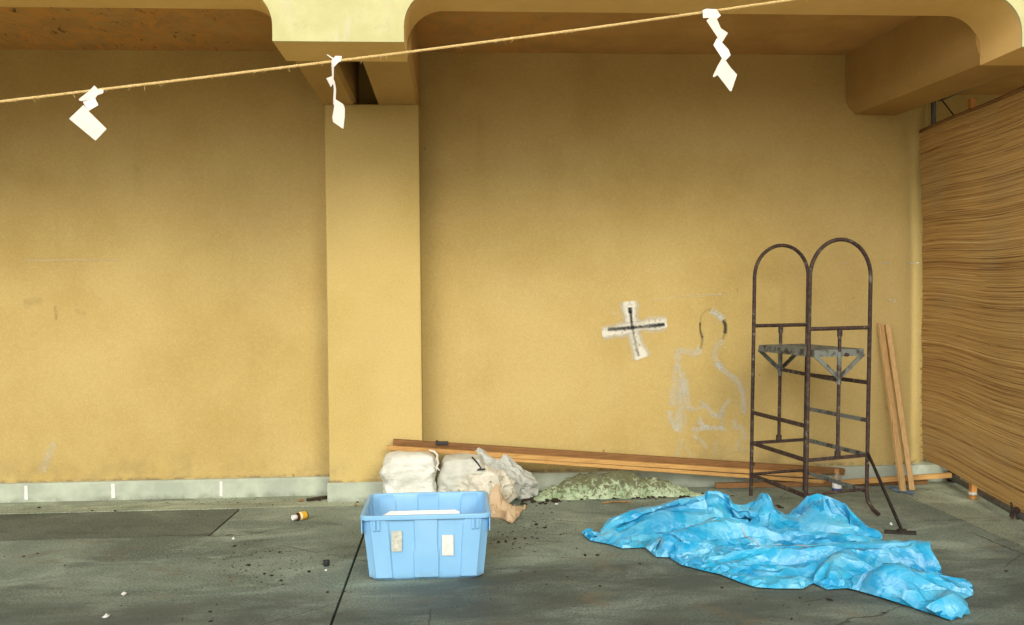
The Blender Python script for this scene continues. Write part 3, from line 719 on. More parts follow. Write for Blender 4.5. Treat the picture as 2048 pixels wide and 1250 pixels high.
def ring(hx, hy, z, rib=0.0, inset=0.0):
    out = []
    for u, v in base_ring:
        x, y = u * 2 * (hx - inset), v * 2 * (hy - inset)
        off = 0.0
        if rib:
            k = z / HB
            fu = abs(u) * 2; fv = abs(v) * 2
            if fv > .985:                                # long front and back faces: broad raised panels
                e1, e2 = .23 - .05 * k + .0, .60 + .02 * k
                off = rib * (1.0 if fu < e1 else (0.0 if fu < e2 else 1.0))
                y += math.copysign(off, v)
            elif fu > .985:
                off = rib * (1.0 if fv < .35 else (0.0 if fv < .6 else 1.0)); x += math.copysign(off, u)
        out.append(Vector((BC.x + x, BC.y + y, z)))
    return out
bd = MB(); rings = []
def hxy(z): k = z / HB; return .283 + .035 * k, .240 + .032 * k
for z in (.0, .004, .012): hx, hy = hxy(z); rings.append(ring(hx - .02 + z * 1.4, hy - .02 + z * 1.4, z))
for z in [.02 + .3 * k / 14 for k in range(15)]: hx, hy = hxy(z); rings.append(ring(hx, hy, z, .009))
outer = len(rings)
hx, hy = hxy(HB)
rings += [ring(hx + .012, hy + .012, .322), ring(hx + .016, hy + .016, .325), ring(hx + .017, hy + .017, .340), ring(hx + .012, hy + .012, HB + .001), ring(hx - .002, hy - .002, HB + .001), ring(hx - .008, hy - .008, HB - .006)]
for z in [.33 - .31 * k / 12 for k in range(13)]: hx, hy = hxy(z); rings.append(ring(hx, hy, z, .006, .010))
nr = len(base_ring)
bd.add([q for r in rings for q in r], [(i*nr+k, i*nr+(k+1) % nr, (i+1)*nr+(k+1) % nr, (i+1)*nr+k) for i in range(len(rings)-1) for k in range(nr)] + [tuple(range(nr))[::-1], tuple((len(rings)-1)*nr + k for k in range(nr))])
body = bd.build('body', M_bin, bn, smooth=32)
hx, hy = hxy(.3)
for s in (-1, 1):                                        # deep hand-grip collars at the short ends
    m_ = MB(); x0 = BC.x + s * (hx + .0145)
    m_.box((min(x0, x0 - s*.006), BC.y - hy + .02 - .028, .255), (max(x0, x0 - s*.006), BC.y + hy - .02, .3235)); 
    m_.build('handle', M_bin, bn, bevel=.003)
    for q in (0, 1):
        rb = MB(); xx = BC.x + s * (.262 - q * .022); hz = hxy(.29)
        rb.add([(xx - .006, BC.y - hz[1] - .022, .322), (xx + .006, BC.y - hz[1] - .022, .322), (xx + .006, BC.y - hz[1] - .016, .27), (xx - .006, BC.y - hz[1] - .016, .27),
                (xx - .006, BC.y - hz[1] + .004, .322), (xx + .006, BC.y - hz[1] + .004, .322), (xx + .006, BC.y - hz[1] + .006, .255), (xx - .006, BC.y - hz[1] + .006, .255)],
               [(0,1,2,3), (7,6,5,4), (0,3,7,4), (1,5,6,2), (3,2,6,7), (0,4,5,1)])
        rb.build('rib', M_bin, bn)
def sticker(px0, py0, px1, py1, m, lab):
    z0, z1 = .1, .3
    pts = []
    for px, py in ((px0, py0), (px1, py0), (px1, py1), (px0, py1)):
        yy = 4.86
        for _ in range(4): p = atY(px, py, yy); yy = BC.y - hxy(p.z)[1] - .0085
        pts.append(p)
    s = MB(); s.slab(pts, (0, .0012, 0)); o = s.build('sticker', m, bn); o['label'] = lab
sticker(783, 1062, 804, 1103, M_stk1, 'faded grey sticker'); sticker(884, 1070, 907, 1111, M_stk2, 'white sticker')
# foam slab in the bin
fm = MB()
fm.slab([(BC.x - .235, BC.y - .14, .20), (BC.x + .165, BC.y - .14, .20), (BC.x + .185, BC.y - .12, .225), (BC.x + .175, BC.y + .0, .30), (BC.x + .15, BC.y + .02, .306), (BC.x - .20, BC.y + .02, .306), (BC.x - .24, BC.y - .01, .29), (BC.x - .255, BC.y - .12, .23)], (0, .05, -.17))
fo = fm.build('foam_sheet', M_foam, None, bevel=.008); recentre(fo, (BC.x, BC.y, .2)); tag(fo, 'white foam packing piece lying inside the light blue bin', 'foam')
def crisp(o, ratio, ang):
    """flat panels meeting in creases"""
    de = o.modifiers.new('creases', 'DECIMATE'); de.ratio = ratio
    nm = bpy.data.meshes.new_from_object(o.evaluated_get(bpy.context.evaluated_depsgraph_get())); old = o.data
    o.modifiers.clear(); o.data = nm; bpy.data.meshes.remove(old); nm.name = o.name
    nm.polygons.foreach_set('use_smooth', [True] * len(nm.polygons)); nm.set_sharp_from_angle(angle=radians(ang)); return o
# ================================================================== sacks and bags by the pillar
def sack(name, c, w_, d_, h_, m, seed, lean=(0, 0), label='', pinch=.86, group=None):
    n, K = 64, 52; mb = MB(); sv = Vector((seed * 3.1, seed * 1.7, seed))
    R = []
    for i in range(K + 1):
        v = i / K; z = h_ * v
        e = (1 - (abs(2*v - 1)) ** 14.0) ** .5 if 0 < v < 1 else 0.0
        prof = (.55 + .45 * e) if 0 < v < 1 else .5
        prof *= 1 - (1 - pinch) * v ** 2 + .05 * sin(v * 9 + seed)
        for k in range(n):
            a = 2*pi*k/n; ca, sa = cos(a), sin(a); ex = .40
            x = math.copysign(abs(ca) ** ex, ca) * w_/2 * prof; y = math.copysign(abs(sa) ** ex, sa) * d_/2 * prof
            p = Vector((x, y, z))
            wr = .008 * noise.noise(Vector((a * .9, v * 11, seed))) + 0.018 * noise.noise(p * 6 + sv) + .032 * (noise.voronoi(Vector((p.x * 6, p.y * 6, p.z * 4.5)) + sv)[0][0] - .4) + .028 * (noise.voronoi(p * 15 + sv)[0][0] - .4)
            p += Vector((ca, sa, 0)) * wr
            p.z += .018 * noise.noise(Vector((x * 9, y * 9, seed + 9))) * v
            p += Vector((lean[0], lean[1], 0)) * v
            R.append(Vector(c) + p)
    fs = [(i*n+k, i*n+(k+1) % n, (i+1)*n+(k+1) % n, (i+1)*n+k) for i in range(K) for k in range(n)]
    mb.add(R, fs + [tuple(range(n))[::-1], tuple(K*n + k for k in range(n))])
    o = mb.build(name, m, None, smooth=60); crisp(o, .45, 34); recentre(o, c); return tag(o, label, 'sack', group)
p = atZ(821, 1006, 0)
sack_1 = sack('sandbag', (p.x, 6.59, 0), .365, .26, .375, M_sack, 1, (.0, .02), 'upright white woven sack before the pillar, leftmost of the sacks', .9)
m_ = MB(); q_ = [atY(px, py, Y_) for px, py, Y_ in ((858, 900, 6.50), (868, 903, 6.49), (875, 910, 6.48), (874, 918, 6.475), (877, 926, 6.47), (873, 934, 6.47), (879, 941, 6.475))]
m_.tube(q_, .006, 6, True, [.004, .009, .008, .010, .007, .009, .004]); m_.build('mouth_hem', M_sack, sack_1, smooth=60)
sack('sandbag', (atY(922, 900, 6.70).x, 6.68, 0), .33, .26, .335, M_sack2, 2, (.01, .0), 'greyer woven sack standing right of the upright white one', .82)
def blob(name, c, r, m, seed, label, cat, amp=.28, freq=3.2, sub=5, flat=25, tilt=0.0):
    bm = bmesh.new(); bmesh.ops.create_icosphere(bm, subdivisions=sub, radius=1.0); mb = MB(); sv = Vector((seed * 7.3, seed * 2.9, seed * 5.1))
    V = []
    for v in bm.verts:
        q = v.co.copy()
        vd = noise.voronoi(q * freq + sv)[0]; vd2 = noise.voronoi(q * freq * 2.6 + sv)[0]
        k = 1 + amp * (vd[0] - .45) + amp * .35 * (vd2[0] - .45) + amp * .9 * noise.noise(q * 1.6 + sv)
        q = q * k
        P = Vector((q.x * r[0], q.y * r[1], q.z * r[2]))
        P.z += P.x * tilt + r[2] * .82
        P.z = max(P.z, .004)
        V.append(P + Vector(c))
    mb.add(V, [tuple(v.index for v in f.verts) for f in bm.faces]); bm.free()
    o = mb.build(name, m, None, smooth=flat); recentre(o, c); return tag(o, label, cat)
p = atY(1008, 960, 6.84)
blob('plastic_bag', (p.x - .0, 6.84, 0), (.24, .14, .17), M_bag, 3, 'crumpled translucent grey plastic bag sloping down beside the sacks', 'bag', .34, 2.6, 5, 22, -.42)
p = atY(975, 970, 6.56)
blob('plastic_bag', (p.x, 6.56, 0), (.175, .12, .135), M_bag2, 4, 'crumpled cream plastic bag in front of the grey plastic bag', 'bag', .36, 2.8, 5, 22, .02)
tie = MB(); a0 = atY(945, 914, 6.60); tie.tube([atY(944, 914, 6.60), atY(955, 926, 6.58), atY(962, 936, 6.56), atY(955, 940, 6.55), atY(970, 938, 6.55)], .006, 6)
o = tie.build('tie_string', M_black, None, smooth=180); recentre(o, a0); tag(o, 'short black string tied round the neck of the bags', 'string')
# brown paper
pol = [(966,1012),(970,1034),(985,1038),(1004,1040),(1024,1050),(1038,1036),(1050,1010)]
olp = [(lambda q: (q.x, q.y))(atZ(x, y, 0)) for x, y in pol] + [(atY(px, 1000, Y).x, Y) for px, Y in ((1052, 6.42), (1040, 6.47), (1018, 6.47), (1008, 6.66), (990, 6.68), (972, 6.62))]
cpp = [(1044,998,.115),(1030,1006,.115),(1014,1012,.10),(1010,1004,.07),(1004,985,.13),(998,965,.215),(990,970,.19),(982,980,.165),(975,990,.15),(1003,998,.10),(990,1000,.13),(985,1012,.09),(998,1014,.06),(1008,1024,.085),(1022,1026,.09),(1030,1018,.10),(1036,1030,.05),(1027,1040,.04),(985,1026,.06),(1040,1012,.08),(1000,1032,.035)]
ctp = []
for x, y, z in cpp: q = atZ(x, y, z); ctp.append((q.x, q.y, z))
o = crumpled('paper_bag', M_paper, olp, ctp, [(.06, .014), (.03, .006)], .012, seed=11, smooth=25); recentre(o, (*olp[0], 0)); tag(o, 'crumpled brown paper bag on the ground behind the blue bin', 'paper bag')

# mossy sheet heap
def mound():
    mb = MB(); nx, ny = 150, 44; A = atZ(1066, 1000, 0); B = atZ(1412, 990, 0); V = []
    for i in range(nx + 1):
        u = i / nx; x = A.x + (B.x - A.x) * u; yb = A.y + (B.y - A.y) * u
        peak = .168 * (sin(pi * min(1, u * 1.02) ** .86) ** .95 if 0 < u < 1 else 0)
        wdt = .06 + .24 * sin(pi * u) ** .6 if 0 < u < 1 else .03
        for j in range(ny + 1):
            v = j / ny
            yy = yb - .04 + wdt * v + .02 * noise.noise(Vector((u * 14, 0, 4))) * (1 - v)
            prof = sin(pi * min(1, v * .98 + .02)) ** .6 if v < 1 else 0
            q = Vector((x * 6, yy * 6, 2))
            z = peak * prof * (1 + .22 * noise.noise(q)) + .02 * noise.noise(q * 2.2) * prof + .012 * noise.noise(q * 6) * prof
            if j <= 3:                                 # ragged hem
                z = max(.0, .022 + .03 * noise.noise(Vector((u * 60, j, 3)))) * (j / 3) * min(1, peak / .05)
            V.append((x, yy, max(z, .001)))
    mb.add(V, [(i*(ny+1)+j, (i+1)*(ny+1)+j, (i+1)*(ny+1)+j+1, i*(ny+1)+j+1) for i in range(nx) for j in range(ny)])
    o = mb.build('mossy_sack', M_moss, None, smooth=50); recentre(o, ((A.x + B.x)/2, A.y + .1, 0)); return tag(o, 'long flat sack blotched green and white with moss, lying along the wall', 'sack')
mound()
# dark soil spilled along its front
def spill():
    rnd = random.Random(4); mb = MB()
    bm = bmesh.new(); bmesh.ops.create_icosphere(bm, subdivisions=1, radius=1); bv = [v.co.copy() for v in bm.verts]; bf = [tuple(v.index for v in f.verts) for f in bm.faces]; bm.free()
    for k in range(420):
        u = rnd.random(); px = 1045 + 330 * u ** 1.3; py = rnd.gauss(999 - 8 * u, 2.6 + (3 if px < 1120 else 0))
        c = atZ(px, py, 0); s = rnd.uniform(.004, .014) * (1.5 if px < 1110 and rnd.random() < .4 else 1)
        M_ = Matrix.Rotation(rnd.uniform(0, 6), 3, 'Z') @ Matrix.Diagonal((s * rnd.uniform(.8, 2), s, s * .6))
        mb.add([c + M_ @ (v * rnd.uniform(.8, 1.2)) + Vector((0, 0, s * .3)) for v in bv], bf)
    return tag(mb.build('soil', M_soil), 'dark soil and crumbs spilled along the mossy sack', 'soil', kind='stuff')
spill()

# ================================================================== timber along the wall
def board(a, b, wd, ht, m, label, up=(0, 0, 1)):
    s = MB(); s.bar(a, b, wd, ht, up); o = s.build('board', m, None, bevel=.002, seg=1); recentre(o, a); return tag(o, label, 'board', 'loose boards along the wall')
a, b = atY(786, 884.5, 6.79), atY(1688, 943, 7.02)
board(a, b, .030, .046, M_wood_b, 'longest brown dirty board lying behind the orange one, up on the sacks', (0, -.25, 1))
a, b = atY(774, 895, 6.745), atY(1640, 951.5, 6.97)
board(a, b, .040, .032, M_wood_o, 'long orange board resting on the white sack, front of the pair')
a, b = atY(985, 916, 6.80), atY(1742, 970, 6.995)
board(a, b, .028, .027, M_wood_o, 'thin board just below the long orange one')
a, b = atZ(1432, 972, .022), atZ(1870, 969, .022); a.y = 6.985; b.y = 6.955
board(a, b, .03, .040, M_wood_b, 'short board lying flat on the concrete at the wall foot')
a, b = atY(1672, 966, 6.93), atY(1902, 950, 6.89)
board(a, b, .032, .036, M_wood_o, 'board by the kerb with its right end raised on the pipe clamp')
for i, (t, q, lb) in enumerate((((1759, 646), (1806, 984), 'left one of two pine battens leaning on the wall beside the rusty frame'), ((1774.5, 649), (1826, 983), 'right one of two pine battens leaning on the wall beside the rusty frame'))):
    bt = atZ(q[0], q[1], .0); tp = atY(t[0], t[1], YW - .028)
    s = MB(); s.bar(bt + Vector((0, .016 * i, .006)), tp + Vector((0, -.012 + .006 * i, 0)), (.042 - .004 * i), .026, (.25 * (1 - 2 * i), -1, .3)); o = s.build('batten', M_wood_z, None, bevel=.002, seg=1); recentre(o, bt); tag(o, lb, 'batten', 'leaning battens')
# small black block on the boards
s = MB(); c = atY(884, 886, 6.80); s.box((c.x - .045, 6.775, c.z - .012), (c.x + .045, 6.83, c.z + .010)); s.box((c.x - .045, 6.78, c.z + .010), (c.x - .028, 6.80, c.z + .022))
o = s.build('black_block', M_black, None, bevel=.004); recentre(o, c); tag(o, 'small black plastic piece lying on top of the boards', 'scrap')
# blue scrap under the battens
q = [atZ(x, y, .0) for x, y in ((1772, 974), (1790, 984), (1826, 991), (1832, 986), (1806, 979), (1785, 973))]
o = crumpled('plastic_scrap', M_scrapblue, [(v.x, v.y) for v in q], [(sum(v.x for v in q)/6, sum(v.y for v in q)/6, .02)], [(.05, .006)], .02, seed=21, lip=.006); recentre(o, q[0]); tag(o, 'flat dull blue plastic scrap under the leaning battens', 'scrap')

# ================================================================== rusty arched frame
fr = thing('metal_frame', (2.45, 6.45, 0), 'rusty tubular step frame with two tall arches against the wall', 'metal frame')
A0 = atZ(1499, 992, 0); 
def lev(px, py, z): p = atZ(px, py, z); return Vector((p.x, p.y, 0))
zl = .38
PA, PB, PD, PC = lev(1502, 886, zl), lev(1609, 879, zl), lev(1733, 910, zl), lev(1611.5, 921, zl)
RT = .0132
def hoop(P, Q, top, foot_bend=None):
    P, Q = Vector(P), Vector(Q); ax = (Q - P); L = ax.length; ax.normalize(); r = L / 2; c = (P + Q) / 2; zc = top - r
    pts = [P + Vector((0, 0, .0))] + [P + Vector((0, 0, zc * k / 10)) for k in range(1, 10)]
    pts += [c + ax * (-r * cos(a)) + Vector((0, 0, zc + r * sin(a))) for a in [pi * k / 20 for k in range(21)]]
    if foot_bend:
        pts += [Q + Vector((0, 0, zc * k / 10)) for k in range(9, 1, -1)] + [Q + Vector((0, 0, .12)), Q + Vector(foot_bend) * .12 + Vector((0, 0, .075)), Q + Vector(foot_bend) * .55 + Vector((0, 0, .03)), Q + Vector(foot_bend) + Vector((0, 0, .012))]
    else: pts += [Q + Vector((0, 0, zc * k / 10)) for k in range(9, -1, -1)]
    s = MB(); s.tube(pts, RT, 10); return s.build('arch', M_rust, fr, smooth=50), zc
hoop(PA, PB, 1.805); hoop(PC, PD, 1.803, (.03, -.12, 0))
def up(p, z): return Vector((p.x, p.y, z))
def fbar(name, a, b, m=M_rust, r=.011, flat=None):
    s = MB()
    if flat: s.bar(a, b, flat[0], flat[1])
    else: s.tube([a, b], r, 8)
    return s.build(name, m, fr, smooth=50)
M1, M2 = (PA + PB) / 2, (PC + PD) / 2
# cross bars in each arch
for P, Q in ((PA, PB), (PC, PD)):
    fbar('crossbar', up(P, 1.225), up(Q, 1.225), M_rust, .013)
    fbar('crossbar', up(P, zl), up(Q, zl), M_rust, .0, (.026, .020))
    fbar('crossbar', up(P, .155), up(Q, .155), M_rust, .010)
for Mi in (M1, M2):
    s = MB(); s.tube([up(Mi, zl), up(Mi, 1.225)], .0125, 8); s.tube([up(Mi, zl + .012), up(Mi, zl + .045)], .021, 8); s.tube([up(Mi, 1.17), up(Mi, 1.218)], .018, 8); s.build('post', M_rust, fr, smooth=50)
# rungs from the far arch to the near one, both sides
for z, m in ((.60, M_rust), (zl, M_rust), (.15, M_rust)):
    fbar('rung', up(PA, z), up(PC, z), m, .0, (.014, .026))
for z, m in ((.86, M_rust), (.61, M_rustpale), (zl, M_rustpale), (.14, M_rustpale)):
    fbar('rung', up(PB, z), up(PD, z), m, .0, (.014, .026))
fbar('rung', up(M1, .905), up(M2, .885), M_rust, .0, (.014, .024))
# seat plate on V brackets
zs = 1.075
ax1 = (PB - PA).normalized(); L = (PB - PA).length
c1, c2, c3, c4 = up(M1 - ax1 * L * .40, zs), up(M1 + ax1 * L * .40, zs), up(M2 + ax1 * L * .42, zs), up(M2 - ax1 * L * .42, zs)
s = MB(); s.slab([c1, c2, c3, c4], (0, 0, .012)); seat = s.build('platform', M_rustpale, fr)
for a, b in ((c1, c2), (c4, c3), (c1, c4), (c2, c3)): fbar('platform_edge', a - Vector((0, 0, .014)), b - Vector((0, 0, .014)), M_rustpale, 0, (.006, .040))
for Mi, e1, e2 in ((M1, c1, c2), (M2, c4, c3)):
    for e in (e1, e2): fbar('bracket', up(Mi, .90), e - Vector((0, 0, .02)), M_rustpale, 0, (.008, .028))
    s = MB(); s.tube([up(Mi, .86), up(Mi, 1.07)], .0165, 8); s.build('sleeve', M_rustpale, fr, smooth=50)
s = MB(); pb = up(M2 + ax1 * .05, 1.052); s.tube([pb - Vector((0, .03, 0)), pb + Vector((0, .01, 0))], .012, 8); s.build('bolt', M_rust, fr, smooth=50)
# outrigger brace
ft = atZ(1806, 1064, .012)
fbar('brace', up(PD, .40), ft, M_iron, 0, (.012, .020))
f1, f2 = atZ(1770, 1063, .010), atZ(1833, 1066, .010)
s = MB(); s.bar(f1, f2, .03, .018); s.box((ft.x - .03, ft.y - .012, .012), (ft.x + .02, ft.y + .012, .03)); s.build('brace_foot', M_iron, fr)

for ch in fr.children:                 # the whole frame leans a little to the right
    ch.data.transform(Matrix(((1, 0, .023, -.003), (0, 1, 0, 0), (0, 0, 1, 0), (0, 0, 0, 1))))
# clear bottle standing behind the frame
def bottle_stand():
    c = atZ(1674, 979, 0); c.y = 6.80; c = Vector((atY(1674, 975, 6.80).x, 6.80, 0))
    t = thing('glass_bottle', c, 'small clear glass bottle with brown cap standing behind the rusty frame', 'bottle'); T = Matrix.Translation(c)
    s = MB(); s.lathe([(.030, .002), (.034, .008), (.034, .085), (.028, .105), (.016, .122), (.015, .135)], 20, T); s.build('body', M_glass, t, smooth=60)
    s = MB(); s.lathe([(.0345, .022), (.0349, .024), (.0349, .060), (.0345, .062)], 20, T, False, False); s.build('label', M_cap, t, smooth=60)
    s = MB(); s.lathe([(.0351, .008), (.0353, .009), (.0353, .021), (.0351, .0215)], 20, T, False, False); s.build('label_stripe', M_blue, t, smooth=60)
    s = MB(); s.lathe([(.018, .130), (.0185, .134), (.0185, .158), (.017, .161)], 20, T); s.build('cap', M_tan, t, smooth=60)
bottle_stand()

# ================================================================== reed screen on the right
def reed_screen():
    root = thing('reed_screen', (3.58, 6.0, 0), 'hanging brown reed screen with wavy horizontal reeds at the right', 'reed screen')
    rnd = random.Random(9); mb = MB(); tones = []
    Y0, Y1, N = 7.03, 4.3, 40; zt_, zb_ = 2.665, .16; rows = 420
    def surf(y, k):                                   # k: 0 bottom .. 1 top
        s = (Y0 - y)
        ztop = zt_ + .028 * s + .006 * sin(s * 5)
        zbot = zb_ + .03 * sin(s * 2.2 + 1.2) - .055 * s
        z = zbot + (ztop - zbot) * k
        wave = .014 * sin(s * 2.7 + k * 2.4 + .4) * sin(pi * min(1, k * .92 + .06)) + .004 * sin(s * 6.1 - k * 6.5)
        z += .010 * sin(s * 3.3 + 2.2 * k + .3) * sin(pi * k)
        x = 3.585 + wave + .10 * (1 - k) * (0.0) - .012 * s
        return x, z
    band = 0.0
    for r in range(rows):
        k = (r + .5 + rnd.uniform(-.25, .25)) / rows
        y_start = Y0 + rnd.uniform(-.006, .006) + .02 * noise.noise(Vector((k * 9, 0, 2))) + (.03 if rnd.random() < .03 else 0) - .10 * max(0, .25 - k)
        rad = .0043 * rnd.uniform(.8, 1.2)
        big = .5 + .5 * noise.noise(Vector((k * 16, 3, 1)))
        tone = min(1, max(0, .50 + .10 * (big - .5) * 2 + rnd.gauss(0, .12)))
        ph = rnd.uniform(0, 50); pts = []; rr = []
        for i in range(N + 1):
            y = y_start + (Y1 - y_start) * (i / N) ** 1.0
            x, z = surf(y, k)
            z += .0018 * noise.noise(Vector((y * 2.2, ph, k * 30))); x += .0012 * noise.noise(Vector((y * 3, ph, 7)))
            pts.append((x, y, z)); rr.append(rad * (1 + .25 * noise.noise(Vector((y * 5, ph, 1)))))
        dk = rnd.random() < .16
        tv = []
        for i in range(N + 1):
            y = pts[i][1]; tt = tone + .30 * noise.noise(Vector((y * 2.6, ph, 5)))
            if dk and noise.noise(Vector((y * 1.3, ph, 11))) > .05: tt *= .28
            tv += [min(1, max(0, tt))] * 5
        mb.tube(pts, rad, 5, False, rr); tones += tv
    o = mb.build('reed_mat', M_reed, root, smooth=180); o['kind'] = 'stuff'
    at = o.data.attributes.new('tone', 'FLOAT', 'POINT'); at.data.foreach_set('value', tones)
    # backing matting between the reeds
    bk = MB(); V = []; ny, nk = 40, 60
    for i in range(ny + 1):
        y = Y0 - .02 + (Y1 - Y0 + .02) * i / ny
        for j in range(nk + 1):
            x, z = surf(y - (.10 * max(0, .25 - j/nk) if i == 0 else 0), j / nk); V.append((x + .005, y, z))
    bk.add(V, [(i*(nk+1)+j, (i+1)*(nk+1)+j, (i+1)*(nk+1)+j+1, i*(nk+1)+j+1) for i in range(ny) for j in range(nk)])
    bo = bk.build('backing', M_wood_z, root, smooth=180)
    tb = MB(); P = []
    for i in range(13):
        y = Y0 + (Y1 - Y0) * i / 12; x, z = surf(y, 1.0); P.append((x, y, z + .012))
    tb.tube(P, .014, 6); tb.build('top_batten', M_wood_b, root, smooth=180)
    # tie cords running down the mat
    for yy in (5.45, 4.7):
        cmb = MB(); cmb.tube([(surf(yy, k/30)[0] - .0075, yy + .004 * sin(k), surf(yy, k/30)[1]) for k in range(31)], .0016, 5); cmb.build('tie_cord', M_soil, root, smooth=180)
reed_screen()
def pipe_frame():
    a, b = atZ(1900, 952, .045), atZ(2048, 1035, .045)
    root = thing('pipe_frame', (3.75, 6.5, 0), 'dull steel scaffold pipes behind and under the reed screen, rusty clamps on the floor pipe', 'pipe frame')
    d = (b - a).normalized()
    s = MB(); s.tube([a - d * .05, b + d * 1.6], .022, 10); s.build('floor_pipe', M_steel, root, smooth=60)
    u = atX(1867, 250, 3.74)
    s = MB(); s.tube([(u.x, u.y, .0), (u.x, u.y, 3.2)], .019, 10); s.build('upright', M_steel, root, smooth=60)
    h1 = atX(1950, 170, 3.80); s = MB(); s.tube([(3.80, h1.y + .5, h1.z), (3.80, 4.3, h1.z + .02)], .018, 10); s.build('top_pipe', M_steel, root, smooth=60)
    s = MB(); s.tube([atX(1878, 193, 3.74), atX(1915, 240, 3.72)], .005, 6); s.build('stay', M_iron, root, smooth=60)
    for px, py, k in ((1906, 946, 1.25), (2031, 1022, .9)):
        c = atZ(px, py + 6, .045); s = MB()
        for t in (-.012, .024): s.tube([c + d * t * k, c + d * (t + .014) * k], .033 * k, 10)
        s.box((-.03*k, -.016*k, -.030*k), (.024*k, .016*k, .05*k), Matrix.Translation(c) @ Matrix.Rotation(.5, 4, 'X'))
        s.tube([c + Vector((-.025, -.01, .02)) * k, c + Vector((-.045, -.02, .085)) * k], .008 * k, 6); s.tube([c + Vector((.015, 0, .02)) * k, c + Vector((.035, -.01, .09)) * k], .008 * k, 6)
        s.tube([c + Vector((.02, -.03, -.02)) * k, c + Vector((-.02, -.045, .03)) * k], .010 * k, 6)
        s.build('clamp', M_rust, root, smooth=40)
pipe_frame()
c = atZ(1946, 998, 0); pt = thing('wooden_post', (c.x, c.y, 0), 'orange wooden post behind the reed screen, its foot and top showing', 'post')
tpz = 2.80
s = MB(); s.box((c.x - .020, c.y - .02, .0), (c.x + .020, c.y + .02, tpz)); s.build('post', M_post, pt, bevel=.002, seg=1)
s = MB(); s.lathe([(.030, 0), (.033, .006), (.030, .018), (.027, .022)], 14, Matrix.Translation((c.x, c.y, .03))); s.build('tape_wrap', M_bag2, pt, smooth=50)

# ================================================================== rope with paper streamers
YR = 3.7
def rope_pt(px):
    xs = [(-500, 262.0), (0, 203.0), (405, 155.0), (810, 105.0), (1185, 56.0), (1560, 3.0), (2300, -104.0)]
    for (x0, y0), (x1, y1) in zip(xs[:-1], xs[1:]):
        if px <= x1: break
    return atY(px, y0 + (y1 - y0) * (px - x0) / (x1 - x0), YR)
def rope():
    ctr = [rope_pt(-500 + 2800 * i / 700) for i in range(701)]
    for _ in range(30): ctr = [ctr[0]] + [(ctr[i-1] + ctr[i] * 2 + ctr[i+1]) / 4 for i in range(1, 700)] + [ctr[-1]]
    d = (ctr[-1] - ctr[0]).normalized(); u = Vector((0, 1, 0)); b = d.cross(u).normalized(); u = b.cross(d)
    root = thing('straw_rope', ctr[0], 'thin twisted straw rope strung slanting across the front', 'rope')
    L = (ctr[-1] - ctr[0]).length
    for s_ in range(3):
        pts = []; m = MB(); n = 2600
        for i in range(n + 1):
            t = i / n * 700; k = min(699, int(t)); q = ctr[k].lerp(ctr[k+1], t - k)
            a = 2*pi * (i / n * L / .034) + s_ * 2*pi/3; r = .0029 * (1 + .25 * noise.noise(Vector((i * .03, s_, 0))))
            pts.append(q + u * cos(a) * r + b * sin(a) * r)
        m.tube(pts, .0026, 5, True, [.0026 * (1 + .3 * noise.noise(Vector((i * .11, s_ * 9, 3)))) for i in range(n + 1)]); m.build('strand', M_rope, root, smooth=180)
    rnd = random.Random(2); fz = MB()
    for i in range(240):
        k = rnd.randint(1, 699); q = ctr[k]; dirn = (d * rnd.uniform(-1, 1) + u * rnd.uniform(-.7, .7) + b * rnd.uniform(-.7, .7)).normalized(); ln = rnd.uniform(.008, .022)
        fz.tube([q, q + dirn * ln * .5 + Vector((0, 0, -.002)), q + dirn * ln + Vector((0, 0, -.006))], .0006, 3, False)
    o = fz.build('fibre', M_rope, root); o['kind'] = 'stuff'
    for q, lb in ((ctr[0], 'wooden pole beyond the left edge holding the low end of the rope'), (ctr[-1], 'wooden pole beyond the right edge holding the high end of the rope')):
        s = MB(); s.tube([(q.x, q.y + .03, 0), (q.x, q.y + .03, q.z + .15)], .025, 10); o = s.build('rope_pole', M_post, None, smooth=60); recentre(o, (q.x, q.y + .03, 0)); tag(o, lb, 'pole')
rope()
def shide(segs, org, scl, label, seed):
    rnd = random.Random(seed); P0 = [(org[0] + x / scl, org[1] + y / scl) for x, y in segs[0][0]]
    top = atY(*P0[0], YR)
    root = thing('paper_streamer', top, label, 'paper streamer', 'white zigzag paper streamers on the rope')
    prev_y = YR - .013
    for k, (poly, tx, tz) in enumerate(segs):
        pts = [atY(org[0] + x / scl, org[1] + y / scl, YR) for x, y in poly]
        c = sum(pts, Vector()) / len(pts)
        nm = 'knot' if k == 0 else 'fold'
        V = [Vector((p.x, YR - .012 - .004 * k + tx * (p.x - c.x) + tz * (p.z - c.z), p.z)) for p in pts]
        V = [O + (v - O) for v in V]
        s = MB(); s.slab(V, (0, .0008, 0)); s.build(nm, M_white, root)
shide([([(335,415),(490,295),(600,190),(655,250),(740,250),(735,310),(640,345),(600,400),(385,445),(345,440)], .1, -.15),
       ([(385,440),(600,392),(680,525),(515,622),(440,527)], -.2, .35), ([(440,525),(515,620),(790,905),(605,1100),(205,755)], .15, -.12)],
      (120, 150), 8.336, 'white zigzag paper streamer hanging left of the pillar, leftmost on the rope', 1)
shide([([(290,215),(340,150),(420,150),(415,215),(375,240),(325,300),(290,300)], .2, .1), ([(225,145),(240,140),(325,190),(320,210)], .3, 0),
       ([(292,240),(322,285),(318,450),(300,440)], .8, 0), ([(228,460),(305,430),(330,510),(280,565)], .2, -.3), ([(305,430),(335,500),(352,600),(348,745),(332,825),(318,800),(325,600)], .8, .1),
       ([(340,735),(450,800),(468,850),(465,960),(445,1115),(320,1035),(308,980),(335,830)], .3, -.15)],
      (620, 90), 6.575, 'twisted narrow white paper streamer hanging in front of the pillar', 2)
